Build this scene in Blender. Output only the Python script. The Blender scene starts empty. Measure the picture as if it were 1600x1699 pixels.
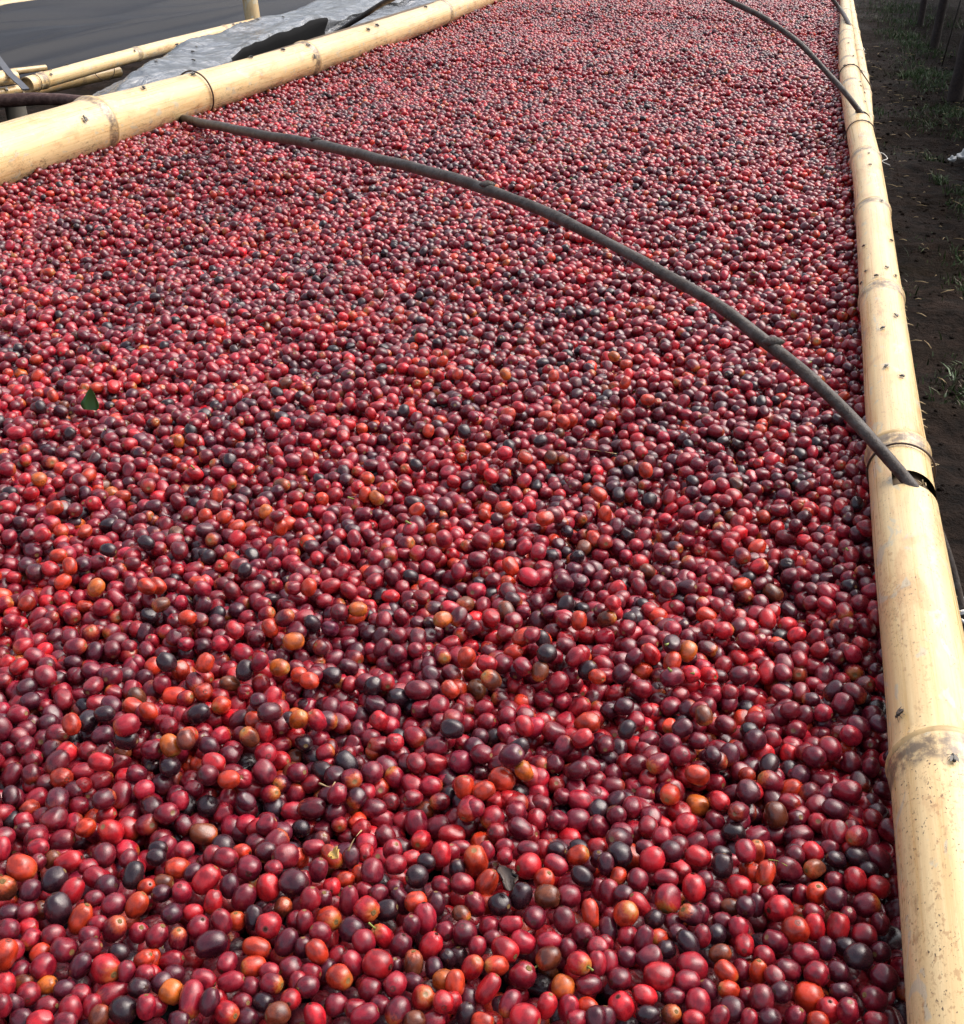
import bpy, bmesh, math, random
import numpy as np
from mathutils import Vector, Matrix, Euler, noise
from mathutils.bvhtree import BVHTree

random.seed(7)
rng = np.random.default_rng(11)
SC = bpy.context.scene
COL = SC.collection
R = math.radians

# ------------------------------------------------------------------ camera
CAM_H, YAW, PITCH, FPX = 0.49, 15.0, 29.0, 1900.0      # z = 0 is the top of the cherry bed, metres
cam_d = bpy.data.cameras.new('camera')
cam_d.sensor_fit = 'HORIZONTAL'
cam_d.sensor_width = 36.0
cam_d.lens = 36.0 * FPX / 1600.0
cam_d.clip_start = 0.02
cam_d.clip_end = 400
cam = bpy.data.objects.new('camera', cam_d)
COL.objects.link(cam)
cam.location = (0, 0, CAM_H)
cam.rotation_euler = (R(90 - PITCH), 0, R(YAW))
SC.camera = cam

# ------------------------------------------------------------------ sky, sun, exposure
SUN_AZ, SUN_EL = R(48), R(52)          # azimuth clockwise from +Y
world = bpy.data.worlds.new('World')
SC.world = world
world.use_nodes = True
wn = world.node_tree
sky = wn.nodes.new('ShaderNodeTexSky')
sky.sky_type = 'NISHITA'
sky.sun_disc = False
sky.sun_elevation = SUN_EL
sky.sun_rotation = SUN_AZ
sky.air_density = 1.0
sky.dust_density = 6.0
sky.ozone_density = 1.0
bg = wn.nodes['Background']
bg.inputs['Strength'].default_value = 0.15
veil = wn.nodes.new('ShaderNodeHueSaturation')        # thin cloud: the blue is mostly washed out
veil.inputs['Saturation'].default_value = 0.6
wn.links.new(sky.outputs[0], veil.inputs['Color'])
wn.links.new(veil.outputs[0], bg.inputs[0])
sun_d = bpy.data.lights.new('sun', 'SUN')
sun_d.energy = 1.15
sun_d.angle = R(70)
sun_d.color = (1.0, 0.955, 0.88)
sun = bpy.data.objects.new('sun', sun_d)
COL.objects.link(sun)
sdir = Vector((math.sin(SUN_AZ) * math.cos(SUN_EL), math.cos(SUN_AZ) * math.cos(SUN_EL), math.sin(SUN_EL)))
sun.rotation_euler = sdir.to_track_quat('Z', 'Y').to_euler()
SC.view_settings.view_transform = 'Standard'
SC.view_settings.look = 'None'
SC.view_settings.gamma = 1.0
SC.view_settings.use_curve_mapping = False
SC.view_settings.exposure = 0.90
SC.cycles.max_bounces = 5
SC.cycles.diffuse_bounces = 2
SC.cycles.use_denoising = True

# ------------------------------------------------------------------ helpers
_a, _p = R(YAW), R(PITCH)
FW = Vector((-math.sin(_a) * math.cos(_p), math.cos(_a) * math.cos(_p), -math.sin(_p)))
RT = Vector((math.cos(_a), math.sin(_a), 0))
UP = RT.cross(FW)
CAM = Vector((0, 0, CAM_H))


def ray(x, y):
    return FW + RT * ((x - 800) / FPX) - UP * ((y - 849.5) / FPX)


def at(x, y, z=0.0):
    """where the line of sight through a photo point meets height z"""
    d = ray(x, y)
    return CAM + d * ((z - CAM_H) / d.z)


def atd(x, y, t):
    return CAM + ray(x, y) * t


def proj(P):
    d = Vector(P) - CAM
    z = d.dot(FW)
    return 800 + FPX * d.dot(RT) / z, 849.5 - FPX * d.dot(UP) / z, z


def tag(o, label=None, cat=None, group=None, kind=None):
    if label: o['label'] = label
    if cat: o['category'] = cat
    if group: o['group'] = group
    if kind: o['kind'] = kind
    return o


def new_obj(name, me, mat=None, parent=None, smooth=True):
    if mat is not None and not me.materials:
        me.materials.append(mat)
    if smooth and len(me.polygons):
        me.polygons.foreach_set('use_smooth', [True] * len(me.polygons))
    o = bpy.data.objects.new(name, me)
    COL.objects.link(o)
    if parent is not None:
        o.parent = parent
    return o


def mesh_from(name, v, f):
    me = bpy.data.meshes.new(name)
    me.from_pydata([tuple(p) for p in v], [], f)
    me.update()
    return me


def empty(name, loc=(0, 0, 0)):
    o = bpy.data.objects.new(name, None)
    COL.objects.link(o)
    o.location = loc
    return o


def catmull(pts, n):
    """pts: list of tuples (any length); returns smooth resampling"""
    P = [np.array(p, float) for p in pts]
    P = [2 * P[0] - P[1]] + P + [2 * P[-1] - P[-2]]
    out = []
    for i in range(1, len(P) - 2):
        for k in range(n):
            t = k / n
            a, b, c, d = P[i - 1], P[i], P[i + 1], P[i + 2]
            out.append(0.5 * ((2 * b) + (-a + c) * t + (2 * a - 5 * b + 4 * c - d) * t * t + (-a + 3 * b - 3 * c + d) * t ** 3))
    out.append(P[-2])
    return out


def tube(path, segs=12, caps=True, wob=0.0, seed=0):
    """path: rows of x,y,z,r -> verts, faces"""
    V, F = [], []
    n = len(path)
    prev = None
    for i, q in enumerate(path):
        p = Vector(q[:3])
        a = Vector(path[max(i - 1, 0)][:3])
        b = Vector(path[min(i + 1, n - 1)][:3])
        t = (b - a).normalized()
        if prev is None:
            u = t.orthogonal().normalized()
        else:
            u = (prev - t * prev.dot(t)).normalized()
        prev = u
        w = t.cross(u)
        for k in range(segs):
            an = 2 * math.pi * k / segs
            rr = q[3]
            if wob:
                rr *= 1 + wob * noise.noise(Vector((p.x * 14 + seed, p.y * 14 + math.cos(an), math.sin(an) + p.z * 14)))
            V.append(p + (u * math.cos(an) + w * math.sin(an)) * rr)
    for i in range(n - 1):
        for k in range(segs):
            k2 = (k + 1) % segs
            F.append((i * segs + k, i * segs + k2, (i + 1) * segs + k2, (i + 1) * segs + k))
    if caps:
        F.append(tuple(reversed(range(segs))))
        F.append(tuple((n - 1) * segs + k for k in range(segs)))
    return V, F


# ------------------------------------------------------------------ material helpers
class NT:
    def __init__(self, name):
        self.m = bpy.data.materials.new(name)
        self.m.use_nodes = True
        self.t = self.m.node_tree
        self.b = self.t.nodes['Principled BSDF']

    def n(self, typ, **kw):
        nd = self.t.nodes.new(typ)
        for k, v in kw.items():
            setattr(nd, k, v)
        return nd

    def l(self, a, b):
        self.t.links.new(a, b)

    def noise(self, vec, scale, detail=3, rough=0.55, dist=0.0):
        nd = self.n('ShaderNodeTexNoise')
        nd.inputs['Scale'].default_value = scale
        nd.inputs['Detail'].default_value = detail
        nd.inputs['Roughness'].default_value = rough
        nd.inputs['Distortion'].default_value = dist
        if vec is not None: self.l(vec, nd.inputs['Vector'])
        return nd.outputs['Fac']

    def ramp(self, fac, stops):
        nd = self.n('ShaderNodeValToRGB')
        e = nd.color_ramp.elements
        while len(e) < len(stops): e.new(0.5)
        for i, (p, c) in enumerate(stops):
            e[i].position = p
            e[i].color = (c, c, c, 1) if not hasattr(c, '__len__') else (*c, 1)
        self.l(fac, nd.inputs[0])
        return nd.outputs[0]

    def mix(self, fac, a, b, mode='MIX'):
        nd = self.n('ShaderNodeMix', data_type='RGBA', blend_type=mode)
        for s, v in ((0, fac), (6, a), (7, b)):
            if isinstance(v, (int, float)): nd.inputs[s].default_value = v
            elif hasattr(v, '__len__'): nd.inputs[s].default_value = (*v, 1)
            else: self.l(v, nd.inputs[s])
        return nd.outputs[2]

    def math(self, op, a, b=None, c=None, clamp=False):
        nd = self.n('ShaderNodeMath', operation=op, use_clamp=clamp)
        for s, v in enumerate((a, b, c)):
            if v is None: continue
            if isinstance(v, (int, float)): nd.inputs[s].default_value = v
            else: self.l(v, nd.inputs[s])
        return nd.outputs[0]

    def mapr(self, v, a, b, c=0.0, d=1.0, smooth=True):
        nd = self.n('ShaderNodeMapRange')
        nd.interpolation_type = 'SMOOTHSTEP' if smooth else 'LINEAR'
        self.l(v, nd.inputs[0])
        for s, x in zip((1, 2, 3, 4), (a, b, c, d)): nd.inputs[s].default_value = x
        return nd.outputs[0]

    def attr(self, name, typ='GEOMETRY'):
        nd = self.n('ShaderNodeAttribute', attribute_name=name)
        nd.attribute_type = typ
        return nd

    def scaled(self, vec, s):
        nd = self.n('ShaderNodeMapping')
        nd.inputs['Scale'].default_value = s
        self.l(vec, nd.inputs[0])
        return nd.outputs[0]

    def objco(self):
        return self.n('ShaderNodeTexCoord').outputs['Object']

    def bump(self, h, strength=0.3, dist=0.01):
        nd = self.n('ShaderNodeBump')
        nd.inputs['Strength'].default_value = strength
        nd.inputs['Distance'].default_value = dist
        self.l(h, nd.inputs['Height'])
        self.l(nd.outputs[0], self.b.inputs['Normal'])

    def set(self, **kw):
        for k, v in kw.items():
            s = self.b.inputs[k.replace('_', ' ')]
            if isinstance(v, (int, float)): s.default_value = v
            elif hasattr(v, '__len__'): s.default_value = (*v, 1)
            else: self.l(v, s)


def flat_mat(name, col, rough=0.6, spec=0.5, nscale=60, var=0.35):
    t = NT(name)
    nz = t.noise(t.objco(), nscale, 4)
    t.set(Base_Color=t.mix(nz, tuple(c * (1 - var) for c in col), tuple(min(1, c * (1 + var)) for c in col)),
          Roughness=rough, Specular_IOR_Level=spec)
    return t.m


def cherry_material():
    t = NT('coffee_cherry_skin')
    tint = t.attr('tint', 'INSTANCER').outputs['Color']
    ripe = t.attr('ripe', 'INSTANCER').outputs['Fac']
    pc = t.attr('pc').outputs['Vector']
    rnd = t.n('ShaderNodeObjectInfo').outputs['Random']
    off = t.n('ShaderNodeCombineXYZ')
    t.l(t.math('MULTIPLY', rnd, 57.0), off.inputs[0])
    t.l(t.math('MULTIPLY', rnd, 91.0), off.inputs[1])
    ad = t.n('ShaderNodeVectorMath', operation='ADD')
    t.l(pc, ad.inputs[0]); t.l(off.outputs[0], ad.inputs[1])
    v = ad.outputs[0]
    sep = t.n('ShaderNodeSeparateXYZ'); t.l(pc, sep.inputs[0])
    z = sep.outputs[2]
    big = t.noise(v, 1.1, 2, 0.5)
    mid = t.noise(v, 4.0, 4, 0.6)
    fine = t.noise(v, 26.0, 3, 0.7)
    # riper (darker) and greener patches that run over the fruit
    c = t.mix(t.mapr(big, 0.40, 0.64), tint, t.mix(1.0, tint, (0.50, 0.48, 0.66), 'MULTIPLY'))
    c = t.mix(t.math('MULTIPLY', t.mapr(mid, 0.55, 0.8), 0.45), c, t.mix(1.0, c, (1.5, 1.6, 1.2), 'MULTIPLY'))
    end = t.math('ADD', z, t.math('MULTIPLY', t.math('SUBTRACT', mid, 0.5), 0.9))
    g = t.math('MULTIPLY', t.mapr(end, 0.25, 1.05), ripe, clamp=True)
    c = t.mix(t.math('MULTIPLY', t.mapr(g, 0.0, 0.6), 0.85), c, (0.40, 0.050, 0.014))
    c = t.mix(t.math('MULTIPLY', t.mapr(g, 0.35, 0.95), 0.9), c, (0.38, 0.160, 0.028))
    # small freckles
    c = t.mix(t.math('MULTIPLY', t.mapr(fine, 0.66, 0.76), 0.35), c, (0.30, 0.13, 0.07))
    # navel at the lower end, stalk scar at the upper end
    ring = t.math('MULTIPLY', t.mapr(z, -0.958, -0.972), t.mapr(z, -0.993, -0.984))
    c = t.mix(t.math('MULTIPLY', ring, 0.7), c, (0.045, 0.02, 0.012))
    scar = t.mapr(t.math('ADD', z, t.math('MULTIPLY', t.math('SUBTRACT', fine, 0.5), 0.06)), 0.962, 0.980)
    c = t.mix(t.math('MULTIPLY', scar, 0.85), c, (0.20, 0.13, 0.05))
    t.set(Base_Color=c, Roughness=t.mapr(mid, 0.3, 0.75, 0.23, 0.37), Specular_IOR_Level=0.60)
    t.bump(t.math('ADD', mid, t.math('MULTIPLY', fine, 0.12)), 0.045, 0.03)
    return t.m


def bamboo_material(name='dry_bamboo', base=(0.72, 0.530, 0.275), dark=(0.59, 0.385, 0.165), dirt=1.0):
    t = NT(name)
    co = t.attr('along').outputs['Vector']           # x,z round the culm, y along it (metres)
    nd = t.attr('soot').outputs['Fac']                # closeness to a ring, 0..1
    fib = t.noise(t.scaled(co, (260, 5, 260)), 1.0, 4, 0.6)
    big = t.noise(t.scaled(co, (22, 5, 22)), 1.0, 4, 0.6)
    c = t.mix(t.mapr(fib, 0.25, 0.75), dark, base)
    c = t.mix(t.math('MULTIPLY', t.mapr(big, 0.35, 0.75), 0.55), c, (0.66, 0.52, 0.29))
    # rusty blush and grey lichen films
    blush = t.noise(t.scaled(co, (40, 14, 40)), 1.0, 5, 0.65, 0.6)
    c = t.mix(t.math('MULTIPLY', t.mapr(blush, 0.50, 0.68), 0.5), c, (0.42, 0.19, 0.07))
    lich = t.noise(t.scaled(co, (55, 26, 55)), 1.0, 3, 0.5, 1.0)
    c = t.mix(t.math('MULTIPLY', t.mapr(lich, 0.60, 0.65), 0.6), c, (0.44, 0.43, 0.34))
    # black mould freckles, thicker in patches
    patch = t.noise(t.scaled(co, (28, 12, 28)), 1.0, 3, 0.6)
    sp = t.noise(t.scaled(co, (620, 380, 620)), 1.0, 2, 0.5)
    spm = t.math('MULTIPLY', t.mapr(sp, 0.655 - .05 * (dirt - 1), 0.70), t.mapr(patch, 0.42 - .08 * (dirt - 1), 0.62))
    smudge = t.noise(t.scaled(co, (150, 60, 150)), 1.0, 5, 0.75)
    c = t.mix(t.math('MULTIPLY', t.math('MULTIPLY', t.mapr(smudge, 0.52, 0.72), t.mapr(patch, 0.45, 0.7)), min(.9, 0.5 * dirt)), c, (0.25, 0.155, 0.075))
    c = t.mix(t.math('MULTIPLY', spm, min(.95, 0.8 * dirt)), c, (0.06, 0.035, 0.02))
    # rust-brown freckles in drifts
    rf = t.noise(t.scaled(co, (330, 210, 330)), 1.0, 3, 0.65)
    rp = t.noise(t.scaled(co, (34, 9, 34)), 1.0, 3, 0.6, 0.5)
    c = t.mix(t.math('MULTIPLY', t.math('MULTIPLY', t.mapr(rf, 0.55, 0.63), t.mapr(rp, 0.46, 0.62)), 0.55), c, (0.30, 0.15, 0.06))
    # mould that has grown along one flank of the culm, in streaks and patches
    sx = t.n('ShaderNodeSeparateXYZ'); t.l(t.attr('flank').outputs['Vector'], sx.inputs[0])
    fl_n = t.noise(t.scaled(co, (90, 26, 90)), 1.0, 6, 0.75)
    fl_f = t.noise(t.scaled(co, (420, 160, 420)), 1.0, 3, 0.6)
    fm = t.math('ADD', fl_n, t.math('MULTIPLY', sx.outputs[0], -0.16))
    fm = t.math('MULTIPLY', t.mapr(fm, 0.56, 0.66), t.mapr(fl_f, 0.40, 0.58))
    c = t.mix(t.math('MULTIPLY', fm, min(.85, 0.42 * dirt)), c, (0.10, 0.062, 0.032))
    # grey-brown sooty band just below each ring
    band = t.mapr(t.math('ADD', nd, t.math('MULTIPLY', t.math('SUBTRACT', blush, 0.5), 1.1)), 0.34, 0.85)
    bandn = t.math('MULTIPLY', band, t.mapr(t.noise(t.scaled(co, (120, 120, 120)), 1.0, 4, 0.7), 0.3, 0.6))
    c = t.mix(t.math('MULTIPLY', bandn, min(0.95, 0.8 * dirt)), c, (0.15, 0.105, 0.065))
    t.set(Base_Color=c, Roughness=t.mapr(fib, 0.2, 0.8, 0.22, 0.40), Specular_IOR_Level=0.6)
    t.bump(t.math('ADD', fib, t.math('MULTIPLY', sp, 0.3)), 0.2, 0.0012)
    return t.m


def stick_material(name, cols):
    t = NT(name)
    co = t.objco()
    nz = t.noise(co, 55, 5, 0.65)
    n2 = t.noise(co, 190, 4, 0.7)
    c = t.mix(t.mapr(nz, 0.40, 0.60), cols[0], cols[1])
    c = t.mix(t.math('MULTIPLY', t.mapr(n2, 0.48, 0.66), 0.8), c, cols[2])
    t.set(Base_Color=c, Roughness=0.55, Specular_IOR_Level=0.4)
    t.bump(t.math('ADD', nz, n2), 0.5, 0.003)
    return t.m


M = {}
M['cherry'] = cherry_material()
M['bamboo'] = bamboo_material(dirt=1.45)
M['bamboo_dirty'] = bamboo_material('mouldy_bamboo', dirt=2.2)
M['bamboo_old'] = bamboo_material('weathered_bamboo', (0.52, 0.38, 0.19), (0.36, 0.235, 0.10), 1.0)
M['ring'] = flat_mat('bamboo_ring', (0.44, 0.30, 0.135), 0.5, nscale=160, var=0.55)
M['bore'] = flat_mat('bamboo_bore', (0.10, 0.065, 0.035), 0.8)
M['stick'] = stick_material('grey_bark', ((0.026, 0.017, 0.0125), (0.066, 0.056, 0.050), (0.048, 0.029, 0.020)))
M['redstick'] = stick_material('red_bark', ((0.055, 0.022, 0.018), (0.12, 0.065, 0.052), (0.04, 0.02, 0.016)))
M['wire'] = flat_mat('rusty_wire', (0.05, 0.028, 0.018), 0.55, nscale=300)
M['cord'] = flat_mat('white_cord', (0.75, 0.74, 0.70), 0.6, nscale=200, var=0.15)
M['fly'] = flat_mat('fly_body', (0.022, 0.018, 0.015), 0.35, nscale=900, var=0.5)
M['wing'] = flat_mat('fly_wing', (0.10, 0.085, 0.07), 0.25, nscale=900)
M['leaf'] = flat_mat('green_leaf', (0.022, 0.080, 0.012), 0.4, nscale=140, var=.5)
M['deadleaf'] = flat_mat('dead_leaf', (0.045, 0.028, 0.022), 0.55, nscale=200, var=0.5)
M['husk'] = flat_mat('yellow_husk', (0.50, 0.31, 0.08), 0.5, nscale=300)
M['straw'] = flat_mat('dry_straw', (0.42, 0.30, 0.15), 0.6, nscale=200)
M['stalk'] = flat_mat('green_stalk', (0.20, 0.24, 0.05), 0.5, nscale=400)
M['post'] = stick_material('dark_post', ((0.016, 0.009, 0.007), (0.040, 0.024, 0.019), (0.028, 0.012, 0.009)))
M['scar'] = flat_mat('cherry_scar', (0.155, 0.095, 0.038), 0.8, spec=0.15, nscale=6, var=0.5)
M['navel'] = flat_mat('cherry_navel', (0.050, 0.018, 0.013), 0.8, spec=0.1, nscale=6, var=0.5)


def net_material():
    t = NT('black_shade_net')
    co = t.objco()
    w1 = t.n('ShaderNodeTexWave', bands_direction='X'); w1.inputs['Scale'].default_value = 160; w1.inputs['Distortion'].default_value = 0.6
    w2 = t.n('ShaderNodeTexWave', bands_direction='Y'); w2.inputs['Scale'].default_value = 110; w2.inputs['Distortion'].default_value = 0.6
    t.l(co, w1.inputs[0]); t.l(co, w2.inputs[0])
    h = t.math('MAXIMUM', w1.outputs['Fac'], w2.outputs['Fac'])
    nz = t.noise(co, 9, 3)
    c = t.mix(h, (0.003, 0.0033, 0.0045), (0.013, 0.0145, 0.020))
    c = t.mix(t.math('MULTIPLY', nz, 0.5), c, (0.009, 0.010, 0.014))
    t.set(Base_Color=c, Roughness=0.6, Specular_IOR_Level=0.2)
    t.bump(h, 0.25, 0.001)
    return t.m


def plastic_material():
    t = NT('grey_plastic_film')
    co = t.objco()
    nz = t.noise(co, 14, 4, 0.6, 0.4)
    fine = t.noise(co, 55, 4, 0.65, 0.8)
    c = t.mix(t.mapr(nz, 0.35, 0.65), (0.035, 0.039, 0.047), (0.150, 0.160, 0.178))
    t.set(Base_Color=c, Roughness=0.17, Specular_IOR_Level=1.0)
    fold = t.noise(t.scaled(co, (60, 11, 60)), 1.0, 4, 0.6, 1.2)
    vo = t.n('ShaderNodeTexVoronoi', feature='F1')
    vo.inputs['Scale'].default_value = 1.0
    wv = t.n('ShaderNodeVectorMath', operation='ADD')
    nv_ = t.n('ShaderNodeTexNoise'); nv_.inputs['Scale'].default_value = 7.0; nv_.inputs['Detail'].default_value = 3.0
    t.l(co, nv_.inputs['Vector'])
    t.l(t.scaled(co, (30, 9, 30)), wv.inputs[0]); t.l(nv_.outputs['Color'], wv.inputs[1])
    t.l(wv.outputs[0], vo.inputs['Vector'])
    t.bump(t.math('ADD', t.math('ADD', fold, t.math('MULTIPLY', fine, 0.3)), t.math('MULTIPLY', vo.outputs['Distance'], 1.1)), 0.75, 0.012)
    return t.m


def soil_material():
    t = NT('wet_soil')
    co = t.objco()
    big = t.noise(co, 1.3, 5, 0.6)
    mid = t.noise(co, 11, 6, 0.7)
    fine = t.noise(co, 70, 5, 0.75)
    c = t.mix(t.mapr(mid, 0.3, 0.7), (0.005, 0.0030, 0.0023), (0.034, 0.0205, 0.0150))
    c = t.mix(t.math('MULTIPLY', t.mapr(big, 0.45, 0.7), 0.6), c, (0.014, 0.012, 0.006))
    c = t.mix(t.math('MULTIPLY', t.mapr(fine, 0.6, 0.75), 0.5), c, (0.050, 0.034, 0.026))
    t.set(Base_Color=c, Roughness=t.mapr(big, 0.3, 0.7, 0.7, 1.0), Specular_IOR_Level=0.06)
    t.bump(t.math('ADD', mid, t.math('MULTIPLY', fine, 0.4)), 1.0, 0.07)
    return t.m


M['net'] = net_material()
M['plastic'] = plastic_material()
M['film_shade'] = flat_mat('black_film', (0.004, 0.004, 0.005), 0.75, spec=0.15, nscale=20)  # black plastic; also paints the shade inside the grey sheet's fold
M['soil'] = soil_material()
M['bag'] = flat_mat('white_plastic', (0.62, 0.62, 0.60), 0.4, nscale=30, var=0.2)


def grass_material():
    t = NT('grass_blades')
    tc = t.attr('tone').outputs['Fac']
    c = t.ramp(tc, [(0.0, (0.012, 0.025, 0.006)), (0.55, (0.032, 0.072, 0.013)), (0.82, (0.058, 0.10, 0.020)), (1.0, (0.085, 0.065, 0.034))])
    t.set(Base_Color=c, Roughness=0.55, Specular_IOR_Level=0.4)
    return t.m


M['grass'] = grass_material()

# ------------------------------------------------------------------ ground
GZ = -0.90


def graded(lo, hi, dlo, dhi, fine, coarse):
    xs = [dlo]
    while xs[-1] < dhi: xs.append(xs[-1] + fine)
    s = fine
    while xs[-1] < hi:
        s *= coarse; xs.append(min(hi, xs[-1] + s))
    s = fine
    pre = []
    x = dlo
    while x > lo:
        s *= coarse; x = max(lo, x - s); pre.append(x)
    return pre[::-1] + xs


def ground_h(x, y):
    v = Vector((x, y, 0))
    h = 0.035 * noise.noise(v * 1.7) + 0.020 * noise.noise(v * 5.3) + 0.012 * noise.noise(v * 15) + 0.007 * noise.noise(v * 34)
    return h


gx = graded(-80, 80, -0.2, 2.6, 0.028, 1.5)
gy = graded(-60, 160, 1.6, 9.0, 0.03, 1.06)
V = []
for y in gy:
    for x in gx:
        V.append((x, y, GZ + ground_h(x, y)))
nx = len(gx)
F = [(j * nx + i, j * nx + i + 1, (j + 1) * nx + i + 1, (j + 1) * nx + i) for j in range(len(gy) - 1) for i in range(nx - 1)]
tag(new_obj('ground', mesh_from('ground', V, F), M['soil']), 'dark wet trodden soil between the drying beds', kind='structure')


# ------------------------------------------------------------------ bamboo
def culm(name, pts, nodes, mat, segs=36, step=0.02, notches=(), seed=0, open_end=True, ring_amp=0.045, wall=0.006):
    """pts: centre line knots (x,y,z,r) along the culm; nodes: fractions 0..1 of the length where rings sit.
    Returns (object, list of verts, list of faces) with node_ring children."""
    line = catmull(pts, 24)
    L = [0.0]
    for a, b in zip(line[:-1], line[1:]): L.append(L[-1] + float(np.linalg.norm(b[:3] - a[:3])))
    tot = L[-1]
    nd = sorted(tot * q for q in nodes)
    ss = set(np.linspace(0, tot, max(8, int(tot / step))).round(5).tolist())
    for q in nd:
        for d in (-.03, -.02, -.012, -.007, -.004, -.0015, 0, .0015, .004, .008, .014, .022):
            if 0 <= q + d <= tot: ss.add(round(q + d, 5))
    for (nq, hw, a0, a1) in notches:
        for d in np.linspace(-hw * 1.2, hw * 1.2, 9): ss.add(round(nq * tot + d, 5))
    ss = sorted(ss)
    larr = np.array(line)
    Larr = np.array(L)
    rows = []
    for s in ss:
        rows.append([np.interp(s, Larr, larr[:, k]) for k in range(4)] + [s])
    V, F, along, ndist, flank = [], [], [], [], []
    # tangent is close to constant: a fixed frame keeps the fibre coordinates straight
    t = Vector(line[-1][:3] - line[0][:3]).normalized()
    u = Vector((0, 0, 1)); u = (u - t * u.dot(t)).normalized()
    w = t.cross(u)                      # angle 0 = up, 90 = to the left/right of the culm
    for q in rows:
        s = q[4]
        if nd:
            d = min((s - k for k in nd), key=abs)
        else:
            d = 1.0
        e = 1.0
        e += ring_amp * 1.0 * math.exp(-((d - 0.004) / 0.0045) ** 2)         # ridge
        e += ring_amp * 0.75 * math.exp(-((d + 0.005) / 0.006) ** 2)         # sheath scar lip
        e += ring_amp * 0.8 * math.exp(-abs(d) / 0.030)                       # swelling
        for k in range(segs):
            an = 2 * math.pi * k / segs
            rr = q[3] * e * (1 + 0.018 * noise.noise(Vector((s * 7 + seed, math.cos(an) * 1.3, math.sin(an) * 1.3))))
            V.append(Vector(q[:3]) + (u * math.cos(an) + w * math.sin(an)) * rr)
            along.append((math.cos(an) * q[3] + seed, s, math.sin(an) * q[3]))
            flank.append((math.cos(an), math.sin(an), 0))
            ndist.append(math.exp(-((d + .010) / .017) ** 2))
    n = len(rows)
    for i in range(n - 1):
        sm = 0.5 * (rows[i][4] + rows[i + 1][4])
        for k in range(segs):
            am = (k + 0.5) / segs * 360
            if am > 180: am -= 360
            cut = False
            for (nq, hw, a0, a1) in notches:
                if abs(sm - nq * tot) < hw and a0 < am < a1: cut = True
            if cut: continue
            k2 = (k + 1) % segs
            F.append((i * segs + k, i * segs + k2, (i + 1) * segs + k2, (i + 1) * segs + k))
    me = mesh_from(name, V, F)
    at_ = me.attributes.new('along', 'FLOAT_VECTOR', 'POINT')
    at_.data.foreach_set('vector', np.array(along, 'f').ravel())
    at3 = me.attributes.new('flank', 'FLOAT_VECTOR', 'POINT')
    at3.data.foreach_set('vector', np.array(flank, 'f').ravel())
    at2 = me.attributes.new('soot', 'FLOAT', 'POINT')
    at2.data.foreach_set('value', np.array(ndist, 'f'))
    o = new_obj(name, me, mat)
    # hollow inside wall with rims
    V2, F2 = [], []
    for q in (rows if notches else [rows[0], rows[-1]]):
        for k in range(segs):
            an = 2 * math.pi * k / segs
            V2.append(Vector(q[:3]) + (u * math.cos(an) + w * math.sin(an)) * (q[3] * 0.80))
    m = len(V2) // segs
    for i in range(m - 1):
        for k in range(segs):
            k2 = (k + 1) % segs
            F2.append((i * segs + k, (i + 1) * segs + k, (i + 1) * segs + k2, i * segs + k2))
    new_obj('hollow_bore', mesh_from('hollow_bore', V2, F2), M['bore'], o)
    # end rims (the cut wall) and plugs a little way in
    for end, q in ((0, rows[0]), (1, rows[-1])):
        Vr, Fr = [], []
        sgn = 1 if end else -1
        for rr_, off in ((1.0, 0.0), (0.80, 0.0), (0.80, -0.006), (0.0, -0.006)):
            for k in range(segs):
                an = 2 * math.pi * k / segs
                Vr.append(Vector(q[:3]) + t * sgn * (off + 0.0006) + (u * math.cos(an) + w * math.sin(an)) * (q[3] * rr_))
        for j in range(3):
            for k in range(segs):
                k2 = (k + 1) % segs
                Fr.append((j * segs + k, j * segs + k2, (j + 1) * segs + k2, (j + 1) * segs + k))
        new_obj('cut_end', mesh_from('cut_end', Vr, Fr), M['ring'], o)
    # thin raised ring at each node
    for s in nd:
        c = [np.interp(s + 0.0035, Larr, larr[:, k]) for k in range(4)]
        Vr, Fr = [], []
        prof = ((-.0030, 0.985), (-.0017, 1.010), (0, 1.018), (.0017, 1.010), (.0030, 0.985))
        for (d, e) in prof:
            for k in range(segs):
                an = 2 * math.pi * k / segs
                wv = 0.0018 * math.sin(an * 2 + seed + s * 9)
                rr = c[3] * (e + ring_amp * 1.74)
                Vr.append(Vector(c[:3]) + t * (d + wv) + (u * math.cos(an) + w * math.sin(an)) * rr)
        for j in range(len(prof) - 1):
            for k in range(segs):
                k2 = (k + 1) % segs
                Fr.append((j * segs + k, j * segs + k2, (j + 1) * segs + k2, (j + 1) * segs + k))
        new_obj('node_ring', mesh_from('node_ring', Vr, Fr), M['ring'], o)
    return o, V, F


def frac(ys, y0, y1):
    return [(y - y0) / (y1 - y0) for y in ys]


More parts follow.
